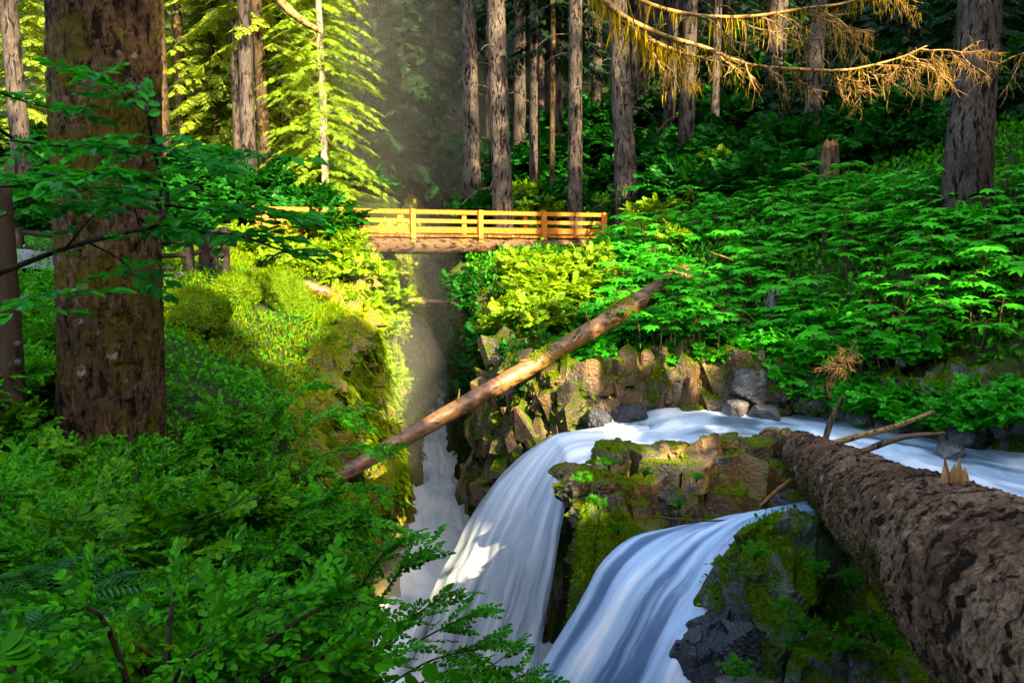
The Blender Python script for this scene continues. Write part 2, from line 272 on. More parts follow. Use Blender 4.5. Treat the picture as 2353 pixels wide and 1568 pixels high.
M = dict(
    bush=leaf_mat('bush_leaf', (.003, .05, .002), (.075, .40, .003), .38, (1.15, 1.1, .4), .018),
    limb=leaf_mat('alder_leaf', (.004, .09, .006), (.035, .36, .016), .4, (1.2, 1.2, .35), .045),
    club=leaf_mat('devils_club_leaf', (.008, .16, .004), (.06, .50, .012), .35, (1.1, 1.1, .4), .03),
    shrub=leaf_mat('salmonberry_leaf', (.09, .22, .003), (.30, .46, .006), .5, (1.25, 1.1, .35), .03),
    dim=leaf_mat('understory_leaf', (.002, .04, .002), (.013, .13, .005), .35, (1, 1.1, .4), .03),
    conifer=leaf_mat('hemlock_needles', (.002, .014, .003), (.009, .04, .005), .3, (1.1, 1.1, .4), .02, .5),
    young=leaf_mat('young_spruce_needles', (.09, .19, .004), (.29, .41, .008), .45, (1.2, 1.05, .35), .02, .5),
    gold=leaf_mat('sunlit_tone_needles', (.07, .13, .003), (.25, .32, .008), .5, (1.25, 1.05, .3), .02, .5),  # much lighter than the other conifer needles, sunlight put into the colour
    fern=leaf_mat('fern_leaf', (.008, .07, .006), (.03, .17, .012), .3, (1, 1.1, .5), .012),
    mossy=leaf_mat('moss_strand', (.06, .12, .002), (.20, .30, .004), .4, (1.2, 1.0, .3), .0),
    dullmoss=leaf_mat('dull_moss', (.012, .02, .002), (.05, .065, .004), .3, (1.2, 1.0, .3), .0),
    bush2=leaf_mat('vine_maple_leaf', (.008, .07, .002), (.14, .40, .004), .42, (1.15, 1.1, .4), .02),
    drymoss=leaf_mat('hanging_moss', (.16, .12, .004), (.42, .30, .008), .4, (1.2, .95, .3), .0),
    stem=bark_mat('stem_bark', (.05, .03, .015), (.10, .065, .03), (.16, .11, .05), (20, 20, 20), None, bump=.2),
    darkstem=bark_mat('dark_stem_bark', (.015, .012, .008), (.04, .03, .018), (.08, .06, .04), (20, 20, 20), None, bump=.2),
    twig=bark_mat('dry_twig', (.13, .07, .022), (.29, .17, .06), (.46, .30, .13), (15, 15, 15), None, bump=.3),
    bigbark=bark_mat('big_trunk_bark', (.018, .010, .006), (.062, .034, .021), (.20, .135, .09), (12, 12, 4), (.065, .055, .005), .78, .8, .05, lichen=(.26, .24, .18)),
    logbark=bark_mat('log_bark', (.020, .011, .006), (.105, .056, .029), (.36, .23, .14), (7, 7, 7), (.04, .04, .008), .36, .8, .03, lichen=(.30, .20, .12)),
    greybark=bark_mat('grey_trunk_bark', (.012, .0095, .008), (.048, .038, .030), (.17, .135, .105), (9, 9, 2.4), None, .5, .7, .04),
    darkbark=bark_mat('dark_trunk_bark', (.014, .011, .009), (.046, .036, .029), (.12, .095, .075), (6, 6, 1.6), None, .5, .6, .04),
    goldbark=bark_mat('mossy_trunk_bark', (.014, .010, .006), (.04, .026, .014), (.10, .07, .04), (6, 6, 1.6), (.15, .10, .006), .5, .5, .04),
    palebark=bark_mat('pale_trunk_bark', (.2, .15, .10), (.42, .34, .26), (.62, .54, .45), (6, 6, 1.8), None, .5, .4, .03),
    mosslog=bark_mat('mossy_log_bark', (.10, .042, .012), (.19, .085, .024), (.36, .19, .065), (4, 4, 9), (.13, .125, .004), .52, .35, .02, .5),
    snag=bark_mat('snag_wood', (.05, .03, .018), (.12, .075, .045), (.26, .17, .11), (8, 8, 2), None, .5, .6, .03),
    greysnag=bark_mat('grey_snag_wood', (.05, .05, .05), (.14, .135, .13), (.3, .29, .28), (8, 8, 2), None, .5, .6, .03),
    heart=wood_mat('broken_heartwood', (.14, .065, .018), (.38, .20, .07), .7, (14, 14, 4)),
    rock=rock_mat('ledge_rock', (.010, .008, .008), (.105, .078, .056), (.05, .08, .003), .51, .61, .25, .32, (.15, .085, .038)),
    islrock=rock_mat('island_rock', (.014, .013, .013), (.13, .11, .095), (.06, .085, .003), .52, .62, .3, .3, (.19, .105, .03)),
    mossrock=rock_mat('mossy_rock', (.011, .011, .010), (.19, .18, .165), (.045, .085, .003), .44, .53, .25, .45),
    pillar=rock_mat('dripping_moss_rock', (.02, .02, .02), (.09, .09, .085), (.055, .10, .003), .36, .50, .15, .4),
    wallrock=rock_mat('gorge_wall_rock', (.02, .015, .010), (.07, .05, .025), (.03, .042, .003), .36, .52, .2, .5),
    litwall=rock_mat('gorge_rock_sunlit_tone', (.05, .035, .015), (.22, .15, .06), (.13, .14, .006), .42, .58, .25, .6),  # sunlight put into the colour: paler gorge rock with brighter moss
    greyrock=rock_mat('wet_boulder', (.018, .017, .016), (.17, .16, .15), (.05, .07, .003), .66, .76, .25, .28),
    wetrock=rock_mat('black_wet_rock', (.008, .009, .012), (.05, .053, .06), (.03, .04, .004), .75, .85, .1, .12),
    mound=rock_mat('moss_mound', (.03, .04, .006), (.06, .07, .008), (.06, .11, .005), .30, .45, .2, .8),
    soil=soil_mat('forest_soil', (.008, .012, .004), (.018, .028, .006), (.035, .05, .010)),
    trail=soil_mat('gravel_trail', (.06, .06, .06), (.13, .13, .13), (.22, .21, .2)),
    bridge=wood_mat('bridge_timber', (.17, .045, .006), (.50, .17, .022), .55),
    plank=wood_mat('bridge_plank', (.12, .035, .006), (.38, .13, .02), .6),
    stringer=bark_mat('bridge_log', (.03, .018, .010), (.075, .045, .024), (.17, .11, .06), (2, 7, 7), (.13, .10, .006), .45, .5, .03),
    fence=wood_mat('dark_fence_wood', (.006, .005, .004), (.022, .017, .015), .8, (6, 30, 30)),
    post=wood_mat('brown_post_wood', (.016, .012, .008), (.042, .031, .020), .9, (30, 30, 3)),
    steel=wood_mat('bolt_steel', (.02, .02, .02), (.05, .05, .05), .8),
    river=water_mat('river_water', (.08, .14, .19), (.42, .54, .63), (.92, .95, .97), .5, 6, .41, .61, 0, .25, .4),
    fall=water_mat('falling_water', (.13, .16, .20), (.55, .62, .69), (.96, .97, .98), .12, 12, .36, .57, .58, .12, .5),
    fall2=water_mat('chute_water', (.09, .16, .27), (.42, .58, .76), (.94, .97, .99), .18, 9, .40, .62, .55, .12, .5),
    gorge=water_mat('gorge_water', (.28, .36, .39), (.72, .80, .83), (.97, .98, .98), .35, 2.5, .34, .52, 0, .3, .5),
)

for n_ in M['mosslog'].node_tree.nodes:
    if n_.type == 'BSDF_PRINCIPLED': n_.inputs['Specular IOR Level'].default_value = .5; n_.inputs['Roughness'].default_value = .38
# ------------------------------------------------------------------ sun, shade targets
EL = R(34)
SUN = np.array([.529 * math.cos(EL), -.8486 * math.cos(EL), math.sin(EL)])
LIT = []
def lit(px, py, Y, r): LIT.append((W(px, py, Y), r))
for t in np.linspace(0, 1, 9): lit(660 + 740 * t, 515 + 15 * t, 31.5 + 4.5 * t, 1.5)
for a in [(850, 640, 28, 2.2), (900, 720, 28, 1.8), (860, 800, 27, 1.6), (890, 890, 26, 1.2), (900, 960, 25, 1.0), (860, 1010, 24, .7), (800, 580, 28, 1.5),
          (960, 690, 31, .6), (700, 690, 24, .9), (630, 650, 24, .8), (745, 760, 24, .8), (660, 730, 23, .5), (930, 1010, 27, .8),
          (900, 1030, 16.8, .4), (980, 965, 17.2, .5), (1060, 915, 17.7, .6), (1140, 865, 18.2, .6), (1220, 815, 18.6, .6), (1340, 760, 19.3, .5), (1450, 700, 20.0, .5),
          (1250, 640, 25, 1.0), (1330, 600, 26, .8), (1190, 720, 23.5, .8), (1170, 790, 22.5, .6), (1290, 720, 23.5, .7), (1480, 480, 32, 1.0), (1500, 560, 28, .9), (1250, 450, 34, .9), (1230, 590, 27, .6),
          (1230, 900, 19.3, .5), (1310, 870, 19.3, .55), (1400, 860, 19.6, .55), (1480, 850, 20, .5), (1570, 855, 20, .5), (1720, 840, 20, .5),
          (1450, 1040, 14.8, .4), (1550, 1020, 14.8, .45), (1640, 1010, 14.8, .4), (1500, 1110, 13.9, .35), (1620, 1110, 13.9, .45), (1720, 1100, 13.9, .4), (1790, 1080, 14, .35),
          (1190, 1080, 16.3, .5), (1090, 1240, 16.3, .8), (1150, 1290, 15.8, .6), (1040, 1320, 16.3, .7), (1000, 1290, 17, .8), (1400, 1000, 16.9, .5), (1330, 1330, 11.9, .2), (1400, 1010, 16.8, .3),
          (1450, 60, 11, .7), (1560, 110, 11, .7), (1680, 140, 11, .6), (1800, 155, 11, .6), (1920, 165, 11, .6), (2040, 180, 11, .7), (2150, 190, 11, .6), (1600, 30, 11, .6), (1800, 30, 11, .6), (1980, 30, 11, .6), (1900, 110, 11, .5),
          (1950, 840, 15, .9), (1925, 880, 15, .7), (1000, 1180, 28, .9), (1000, 1050, 32, .8), (1010, 1240, 24, .9), (2030, 975, 14.5, .3), (2100, 955, 14.5, .3), (1930, 900, 15, .3), (1960, 790, 19, .5), (1810, 860, 19.5, .5),
          (165, 640, 8.6, .28), (160, 760, 8.6, .25), (330, 990, 8.6, .2), (180, 1000, 8.6, .2), (600, 890, 8.5, .5), (570, 930, 8.5, .4), (660, 980, 9, .4), (700, 1130, 9, .4), (640, 1010, 8.5, .35), (480, 1200, 5.5, .2), (850, 1090, 9, .3), (330, 110, 4, .2),
          (1920, 1420, 9, .25), (2050, 1440, 8.6, .25), (1980, 1390, 8.8, .2), (1780, 1110, 14, .3), (1850, 1340, 10, .2), (2190, 1140, 6.8, .2),
          (60, 545, 22, .8), (100, 560, 20, .6)]: lit(*a)
_r = np.random.default_rng(99)
for k in range(46):
    px = _r.uniform(1500, 2340); py = _r.uniform(640, 900); lit(px, py, np.interp(py, [600, 900], [20.5 + (2100 - px) * .004, 16.5 + (2100 - px) * .004]), _r.uniform(.2, .5))
for k in range(22): px = _r.uniform(60, 900); py = _r.uniform(900, 1500); lit(px, py, np.interp(py, [900, 1500], [9, 4]), _r.uniform(.12, .26))
for k in range(16): lit(_r.uniform(1100, 2300), _r.uniform(60, 420), 36 + _r.uniform(-4, 10), _r.uniform(.3, .6))
for a in [(930, 330, 38, 1.6), (900, 200, 40, 1.5), (960, 120, 42, 1.4), (950, 430, 36, 1.2), (1850, 120, 33, .5), (1770, 150, 45, .6), (1580, 240, 42, .5), (1200, 190, 41, 1.1), (1180, 320, 40, .8), (1055, 190, 41, 1.0), (1235, 80, 41, .8), (1270, 240, 41, .7), (1140, 170, 36, .5), (1090, 400, 41, .5)]: lit(*a)
for a in [(-3.5, 45, 9, 1.5), (-9, 42, 0, 4), (-9, 42, 5, 4), (-9, 42, 9, 4), (-15, 46, 2, 6), (-16, 48, 9, 7), (-24, 52, 5, 7), (-24, 50, 12, 6), (-13, 50, 14, 7), (-5.8, 47, 10, 2)]: LIT.append((np.array(a[:3], float), a[3]))
LT = np.array([a[0] for a in LIT]); LR = np.array([a[1] for a in LIT])
def keep(P):  # drops crown fronds that would shade the chosen sunlit spots
    ok = np.ones(len(P), bool)
    for T, r in zip(LT, LR):
        d = P - T; t = d @ SUN; q = np.linalg.norm(d - t[:, None] * SUN, axis=1); ok &= ~((t > r + .6) & (q < r))
    return ok

# ------------------------------------------------------------------ terrain
def rbf(pts):
    P = np.array(pts, float); X = P[:, :2]; n = len(P)
    A = np.linalg.norm(X[:, None] - X[None], axis=2); B = np.c_[np.ones(n), X]
    K = np.zeros((n + 3, n + 3)); K[:n, :n] = A + np.eye(n) * -.05; K[:n, n:] = B; K[n:, :n] = B.T
    c = np.linalg.solve(K, np.r_[P[:, 2], 0, 0, 0])
    def f(x, y):
        q = np.stack([x, y], -1).reshape(-1, 2); o = np.zeros(len(q))
        for s in range(0, len(q), 20000):
            b = q[s:s + 20000]; o[s:s + 20000] = np.linalg.norm(b[:, None] - X[None], axis=2) @ c[:n] + c[n] + b @ c[n + 1:]
        return o.reshape(np.shape(x))
    return f
RP = [Wz(*a) for a in [(1500, 938, -4.1), (1640, 945, -4.1), (1830, 958, -4.1), (1990, 1002, -4.1), (2150, 1042, -4.1), (2340, 1060, -4.1)]]
RP += [W(*a) for a in [(2100, 900, 16.5), (2100, 800, 17.6), (2100, 600, 19.6), (2100, 490, 21.2), (2330, 900, 15.6), (2330, 700, 17.5), (2330, 520, 20), (1800, 820, 20.3), (1800, 700, 22), (1800, 580, 24.5), (1800, 470, 28), (1800, 370, 35),
                       (1950, 400, 30), (2000, 330, 40), (1600, 800, 20.8), (1500, 812, 20.3), (1500, 700, 23.5), (1500, 570, 29), (1500, 470, 36), (1600, 380, 42), (1250, 820, 20.6), (1250, 710, 25), (1250, 610, 30), (1250, 572, 34), (1250, 490, 40), (1385, 585, 35.5), (1300, 590, 33.5), (1420, 575, 36.5), (1340, 600, 31), (1420, 610, 30), (1100, 640, 30), (1080, 560, 38), (1150, 800, 22.5)]]
RP += [(4, 17, -4.9), (6, 16.2, -4.9), (8, 14, -4.9), (12, 12.2, -4.9), (16, 10.5, -4.9), (2.5, 16, -5), (3, 8, -6.2), (6, 8, -5.6), (2, 10, -6.8), (10, 8, -4.9), (2, 4, -6), (6, 3, -4.5), (4.5, 13, -5), (2.5, 12.5, -5.5), (8, 11, -5.2), (1, 16, -6),
       (14, 17, 0), (20, 15, 1), (20, 25, 4), (16, 40, 7), (0, 55, 4), (15, 55, 10), (30, 50, 14), (0, 80, 16), (30, 80, 26), (-6, 60, 6), (-4, 48, 2), (30, 10, 0), (20, -10, -3), (40, -20, -2), (10, -15, -3), (60, 30, 12), (60, 100, 40), (0, 110, 34)]
LP = [W(*a) for a in [(250, 1090, 9), (300, 1500, 4), (600, 1400, 5.2), (40, 980, 9), (390, 655, 21), (450, 640, 22), (300, 650, 20), (60, 570, 21), (560, 640, 23), (660, 640, 26), (720, 590, 30), (450, 440, 38), (100, 470, 32), (560, 500, 34), (700, 520, 34), (500, 860, 13), (600, 940, 11), (420, 800, 15), (150, 760, 14)]]
LP += [(0, 0, -1.75), (-2, 2, -1.8), (-6, 6, -2.2), (-1.5, 5.5, -2.9), (-3, 10, -3.6), (-4, 14, -4.2), (-4.6, 18, -3.6), (-4.4, 24, -3.0), (-6, 31, -1.1), (-15, 5, -1.6), (-15, 20, -1), (-25, 30, 0), (-10, 45, 1.2), (-20, 50, 3), (-40, 50, 7), (-20, 80, 14), (-50, 90, 25), (-8, 60, 6), (-60, 20, 3), (-15, -15, -2), (0, -15, -2), (10, -10, -2.5), (0, 110, 34), (-6, 50, 2)]
hr, hl = rbf(RP), rbf(LP)
GL = lambda y: np.interp(y, [-12, 0, 4, 8, 13, 18, 24, 30, 36, 45, 60, 62], [9, 2.2, -.6, -1.8, -3.05, -3.8, -4.0, -4.9, -5.4, -5.2, -6.5, -7.5])
GR = lambda y: np.interp(y, [-12, 0, 8, 11, 14, 17.5, 19, 20.5, 22, 26, 30, 36, 45, 60, 62], [9, 2.2, 2.0, 1.6, 1.5, 1.3, .6, .05, -.35, -.85, -1.55, -2.4, -2.6, -5.8, -7.5])
def sstep(a, b, x): t = np.clip((x - a) / (b - a), 0, 1); return t * t * (3 - 2 * t)
def H(x, y):
    x = np.asarray(x, float); y = np.asarray(y, float); a, b = GL(y), GR(y); mid = (a + b) / 2
    h = np.where(x < mid, hl(x, y), hr(x, y))
    dist = np.maximum(a - x, x - b)           # <0 inside gorge
    yb = np.interp(x, [1.2, 1.9, 2.7, 3.9, 5.6, 7.2, 9.5, 14, 22], [17.8, 18.3, 19.2, 20.1, 19.5, 18.0, 15.8, 13.3, 10.5]) - .15
    yf = np.interp(x, [1.2, 2, 3.5, 6, 22], [11, 10.6, 8, 5, 4])
    ins = sstep(-.25, .3, np.minimum(yb - y, y - yf)) * (x > 1.2)
    h = h + (np.minimum(h, -5.1) - h) * ins
    return np.where(b - a > .05, -9.9 + (h + 9.9) * sstep(-.15, .35, dist), h)
xs = np.r_[np.arange(-75, -15, 1.5), np.arange(-15, 15, .25), np.arange(15, 76, 1.5)]; ys = np.r_[np.arange(-40, 1, 1.5), np.arange(2, 46, .25), np.arange(46, 116, 1.5)]
X, Y = np.meshgrid(xs, ys); Z = H(X, Y); PP = np.stack([X.ravel(), Y.ravel(), Z.ravel()], 1)
PP[:, 2] += fbm(PP * np.array([.6, .6, 0]) + 3.3, 5, 4) * .22
nx = len(xs); i = np.arange(len(ys) - 1)[:, None] * nx; j = np.arange(nx - 1)[None]
F = np.stack([i + j, i + j + 1, i + nx + j + 1, i + nx + j], -1).reshape(-1, 4)
g = mk('ground', PP, F, M['soil']); tag(g, 'dark forest soil of the two river banks and wooded slopes', 'ground', kind='structure')
def hz(x, y): return float(H(np.array([x]), np.array([y]))[0])

# gravel trail on the left bank
def ribbon(A, B, nu, nv, disp=0, seed=0, crown=0, fine=None):
    a, b = spline(A, nu), spline(B, nu); v = np.linspace(0, 1, nv)[None, :, None]
    P = a[:, None] * (1 - v) + b[:, None] * v; P[..., 2] += crown * (4 * v[..., 0] * (1 - v[..., 0]))
    mid = (a + b) / 2; u = np.concatenate([[0], np.cumsum(np.linalg.norm(np.diff(mid, axis=0), axis=1))])
    U = np.stack([np.repeat(u, nv), np.tile(np.linspace(0, 1, nv), nu)], 1)
    gu = np.gradient(P, axis=0); gv = np.gradient(P, axis=1); n = norm(np.cross(gu, gv)).reshape(-1, 3); n = n * np.sign(n[:, 2:3] + 1e-6); P = P.reshape(-1, 3)
    if disp: P = P + n * (disp * fbm(np.c_[U[:, 0] * .8, U[:, 1] * 7, U[:, 0] * 0], seed, 4))[:, None]
    i = np.arange(nu - 1)[:, None] * nv; j = np.arange(nv - 1)[None]
    return P, np.stack([i + j, i + j + 1, i + nv + j + 1, i + nv + j], -1).reshape(-1, 4), U
A = [(-14, 17.2, 0), (-9.8, 19.0, 0), (-8.3, 20.6, 0), (-7.9, 21.6, 0)]; B = [(-14, 19.2, 0), (-10.6, 20.6, 0), (-9.2, 21.8, 0), (-8.9, 22.4, 0)]
P, F, U = ribbon(A, B, 60, 9); P[:, 2] = H(P[:, 0], P[:, 1]) + .16
o = mk('trail', P, F, M['trail']); tag(o, 'grey gravel trail beside the dark log fence', 'trail', kind='structure')

def rockgeo(c, size, seed, rot=0, nf=14, amp=.06, res=40, blk=1.6, bamp=.12):
    o, P = rock('x', c, size, 'rock', None, seed, 'x', rot, nf, amp, res, blk, bamp); F = np.zeros(len(o.data.polygons) * 4, np.int32); o.data.polygons.foreach_get('vertices', F) if False else o.data.loops.foreach_get('vertex_index', F); bpy.data.meshes.remove(o.data); return P, F.reshape(-1, 4)
def rock(name, c, size, mat, label, seed, cat='boulder', rot=0, nf=14, amp=.06, res=40, blk=1.6, bamp=.12, group=None, tiltx=0):
    r = np.random.default_rng(seed); c = np.array(c, float); size = np.array(size, float) / 2
    u = np.linspace(0, 2 * np.pi, res * 2, endpoint=False); v = np.linspace(-np.pi / 2, np.pi / 2, res)
    U, Vv = np.meshgrid(u, v); D = np.stack([np.cos(Vv) * np.cos(U), np.cos(Vv) * np.sin(U), np.sin(Vv)], -1).reshape(-1, 3)
    n = unit(nf + 10, r); n[:4] = norm(n[:4] * .3 + np.array([[0, 0, 1], [1, 0, .2], [-1, 0, .2], [0, -1, .2]])); dd = r.uniform(.70, .97, nf + 10)
    den = D @ n.T; rad = np.where(den > .05, dd / np.maximum(den, .05), 9).min(1); rad = np.minimum(rad, 1.25)
    P = D * rad[:, None]
    P = P + D * (bamp * .55 * blocks(P * blk * 1.5 + seed, seed, .9, .5) + amp * .6 * fbm(P * 3 + seed, seed, 4))[:, None]
    P = P * size
    ca, sa = math.cos(rot), math.sin(rot); P = np.c_[P[:, 0] * ca - P[:, 1] * sa, P[:, 0] * sa + P[:, 1] * ca, P[:, 2]]
    if tiltx: ct, st = math.cos(tiltx), math.sin(tiltx); P = np.c_[P[:, 0] * ct - P[:, 2] * st, P[:, 1], P[:, 0] * st + P[:, 2] * ct]
    w = res * 2; i = np.arange(res - 1)[:, None] * w; j = np.arange(w)[None]; k = (j + 1) % w
    F = np.stack([i + j, i + k, i + w + k, i + w + j], -1).reshape(-1, 4)
    o = mk(name, P, F, M[mat], smooth=False); o.location = c
    o.data.polygons.foreach_set('use_smooth', np.zeros(len(F), bool))
    if label: tag(o, label, cat, group)
    return o, P + c
# ------------------------------------------------------------------ cliffs
def cliff(name, pts, zt, zb, lean, mat, label, blk=(2.2, 2.2, 1.0), amp=.28, res=.06, seed=1, back=1.2, amp2=.1, shelf=0):
    pts = np.array(pts, float); zt = np.array(zt, float); zb = np.asarray(zb, float) * np.ones(len(pts)); lean = np.asarray(lean, float) * np.ones(len(pts))
    L = np.linalg.norm(np.diff(pts, axis=0), axis=1).sum(); ns = int(L / res); nh = int((zt.max() - zb.min()) / res); nb = int(back / res / 1.5)
    q = spline(np.c_[pts, zt, zb, lean], ns); T = norm(np.gradient(q[:, :2], axis=0)); nrm = np.c_[T[:, 1], -T[:, 0], np.zeros(ns)]
    t = np.linspace(0, 1, nh)[None]                                    # 0 = bottom
    base = np.c_[q[:, :2], np.zeros(ns)]
    Pw = base[:, None] + nrm[:, None] * (q[:, 4][:, None] * (1 - t))[..., None]; Pw[..., 2] = q[:, 3][:, None] * (1 - t) + q[:, 2][:, None] * t
    tb = np.linspace(0, 1, nb + 1)[None, 1:]
    Pb = base[:, None] - nrm[:, None] * (tb * back)[..., None]; Pb[..., 2] = q[:, 2][:, None] + .12 * np.sin(tb * 2.2) - .9 * sstep(.7, 1, tb)
    P = np.concatenate([Pw, Pb], 1); nv = nh + nb; dirn = np.concatenate([np.repeat(nrm[:, None], nh, 1), np.repeat((nrm * .3 + np.array([0, 0, .95]))[:, None], nb, 1)], 1).reshape(-1, 3)
    P = P.reshape(-1, 3); Q = P * np.array(blk) + fbm(P * 1.1, seed + 50, 2)[:, None] * .35
    d = amp * blocks(Q, seed, .9, 1.2) + amp2 * blocks(P * np.array(blk) * 2.7, seed + 20, .9, 1.0) + .5 * amp * fbm(P * .8, seed + 9, 3) + .03 * fbm(P * 9, seed + 3, 2)
    P = P + dirn * d[:, None]
    i = np.arange(ns - 1)[:, None] * nv; j = np.arange(nv - 1)[None]
    F = np.stack([i + j, i + nv + j, i + nv + j + 1, i + j + 1], -1).reshape(-1, 4)
    o = mk(name, P, F, M[mat], smooth=False); tag(o, label, 'cliff', kind='structure')
    return o, P, dirn
# left wall of the gorge, seen edge on; runs away from the camera
LC = [(-.7, 4.5), (-1.9, 8.2), (-3.1, 13), (-3.75, 18), (-3.95, 24), (-4.8, 30), (-5.3, 36), (-5.2, 44), (-5.7, 52), (-7.0, 61)]
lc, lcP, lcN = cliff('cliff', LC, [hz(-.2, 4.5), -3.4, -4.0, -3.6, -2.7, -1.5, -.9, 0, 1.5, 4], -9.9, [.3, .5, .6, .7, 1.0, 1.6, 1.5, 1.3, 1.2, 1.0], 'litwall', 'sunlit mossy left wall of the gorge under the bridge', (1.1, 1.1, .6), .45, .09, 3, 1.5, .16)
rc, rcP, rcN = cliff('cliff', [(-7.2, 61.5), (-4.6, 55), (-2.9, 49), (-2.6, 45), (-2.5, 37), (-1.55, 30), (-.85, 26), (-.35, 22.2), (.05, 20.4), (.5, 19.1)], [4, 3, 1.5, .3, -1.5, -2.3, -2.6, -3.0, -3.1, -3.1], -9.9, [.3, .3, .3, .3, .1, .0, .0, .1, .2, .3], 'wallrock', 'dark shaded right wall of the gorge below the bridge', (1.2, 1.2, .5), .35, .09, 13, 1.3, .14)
lg, lgP, lgN = cliff('rock_ledge', [(-.35, 22), (.0, 20.3), (.5, 19.2), (1.2, 18.55), (2.1, 18.7), (3.1, 19.6), (4.2, 19.9), (5.2, 19.3), (6.1, 18.7)], [-3.15, -3.25, -3.3, -3.3, -3.3, -3.3, -3.35, -3.5, -3.7], [-9.9, -9.9, -9.9, -9.0, -6, -5, -5, -5, -5], [.1, .2, .35, .5, .35, .3, .3, .3, .3], 'rock', 'broken brown columnar rock ledge above the head of the falls', (2.6, 2.6, 1.1), .14, .05, 23, 1.4, .06)
def prism(c, r, h, seed, tilt, slope=1.1):
    q = np.random.default_rng(seed); n = q.integers(4, 7); a = np.sort(np.linspace(0, 6.28, n, endpoint=False) + q.uniform(-.35, .35, n)); rr = r * q.uniform(.75, 1.2, n)
    ring = np.c_[np.cos(a) * rr, np.sin(a) * rr]; sl = q.uniform(-slope, slope, 2); top = h + ring @ sl
    V = np.concatenate([np.c_[ring * 1.05, np.zeros(n)], np.c_[ring, top - .06 * r], np.c_[ring * .82, top + .02 * r], [[0, 0, h + .03 * r]]])
    V = V @ rotm(tilt).T + c; k = np.arange(n); k2 = (k + 1) % n
    return V, [np.concatenate([np.stack([k, k2, n + k2, n + k], 1), np.stack([n + k, n + k2, 2 * n + k2, 2 * n + k], 1)]), np.stack([2 * n + k, 2 * n + k2, np.full(n, 3 * n)], 1)]
def rotm(t): return rotx(t[0]) @ roty(t[1])
mb = MB(); q = np.random.default_rng(44); LGP = spline(np.c_[np.array([(-.35, 22), (.0, 20.3), (.5, 19.2), (1.2, 18.55), (2.1, 18.7), (3.1, 19.6), (4.2, 19.9), (5.2, 19.3), (6.1, 18.7)]), [-7.0, -7, -6.6, -6, -4.6, -4.5, -4.5, -4.5, -4.5]], 300)
LT2 = norm(np.gradient(LGP[:, :2], axis=0)); LN2 = np.c_[LT2[:, 1], -LT2[:, 0]]
PV = []
for k in range(620):
    i = q.integers(0, 300); zt = -3.2; z = q.uniform(LGP[i, 2], zt); zt -= .12; f = (zt - z) / 1.4; r0 = q.uniform(.06, .20) * (2.2 if q.uniform() < .14 else 1); hh = q.uniform(.2, .8)
    c = np.r_[LGP[i, :2] + LN2[i] * (.02 + .28 * f + q.uniform(-.08, .14)), z - hh * .55]; t_ = prism(c, r0, hh, 900 + k, (q.uniform(-.35, .4), q.uniform(-.5, .3))); mb.add(*t_); PV.append(t_[0])
for k in range(46):
    i = q.integers(0, 300); z = q.uniform(max(LGP[i, 2], -5.2), -3.35); f = (-3.2 - z) / 1.4; c_ = np.r_[LGP[i, :2] + LN2[i] * (.10 + .28 * f), z]
    V_, F_ = rockgeo(c_, (q.uniform(.3, .75), q.uniform(.3, .6), q.uniform(.3, .8)), 1700 + k, q.uniform(0, 3), 4, .05, 24, 1.8, .32); mb.add(V_, F_); PV.append(V_[::6])
PV = np.concatenate(PV); o = mb.build('rock_ledge', M['rock'], None, False); tag(o, 'angular column-like blocks on the face of the brown ledge', 'rock', kind='structure')
cliff('bank_wall', [(6.0, 18.75), (7.2, 17.6), (8.3, 16.2), (9.6, 15.0), (12, 13.6), (16, 12)], [-3.4, -3.2, -3.0, -3.0, -2.9, -2.9], -5.2, .3, 'mossrock', 'low dark mossy rock bank along the far side of the river', (2, 2, 1.4), .26, .06, 33, 1.0, .1)

# ------------------------------------------------------------------ rocks
mb = MB(); islP = []
for k, (c_, sz_, rt) in enumerate([(np.array((3.3, 15.05, -4.85)), (4.4, 1.4, 1.2), 3), (W(1470, 1050, 14.6), (1.7, 1.3, .85), 12), (W(1630, 1020, 14.9), (1.9, 1.3, .72), -6), (W(1760, 1015, 15.1), (1.3, 1.2, .66), 10), (W(1470, 1125, 14.0), (1.3, 1.0, .95), 22), (W(1600, 1120, 14.0), (1.5, .9, .8), -8), (W(1740, 1105, 14.15), (1.3, .9, .9), 8), (W(1378, 1075, 13.9), (.85, 1.0, .8), 5), (W(1520, 1168, 13.5), (.9, .6, .4), 0), (W(1650, 1165, 13.5), (1.0, .6, .4), 18), (W(1560, 1050, 14.3), (.7, .5, .6), 33)]):
    if k == 0: P, F = rockgeo(c_ + np.array([0, .1, -.15]), sz_, 320 + k, R(rt), 4, .035, 56, 1.7, .22); mb.add(P, F); islP.append(P)
q = np.random.default_rng(66)
for lay, (zt_, yo, n_, hh) in enumerate([(-4.95, -.62, 8, .5), (-4.55, -.52, 9, .5), (-4.15, -.30, 9, .5), (-3.98, .15, 8, .45), (-4.0, .55, 6, .4)]):
    for k in range(n_):
        f = (k + q.uniform(-.3, .3)) / (n_ - 1); x_ = 1.25 + 3.75 * f; c_ = np.array([x_, 14.65 + .35 * f + yo + q.uniform(-.12, .12), zt_ - hh + q.uniform(-.12, .14) - .1 * (f < .12)]); V_, F_ = prism(c_, q.uniform(.30, .52), hh, 2000 + lay * 40 + k, (q.uniform(-.16, .16), q.uniform(-.2, .12)), .42)
        if q.uniform() < .55:
            V_, F_ = rockgeo(c_ + np.array([0, 0, hh * .45]), (q.uniform(.7, 1.25), q.uniform(.6, .9), hh * q.uniform(1.1, 1.6)), 2300 + lay * 40 + k, q.uniform(0, 3), 4, .05, 34, 1.8, .34); mb.add(V_, F_); islP.append(V_); continue
        mb.add(V_, F_); islP.append(np.repeat(V_, 40, 0) + q.normal(size=(len(V_) * 40, 3)) * .09)
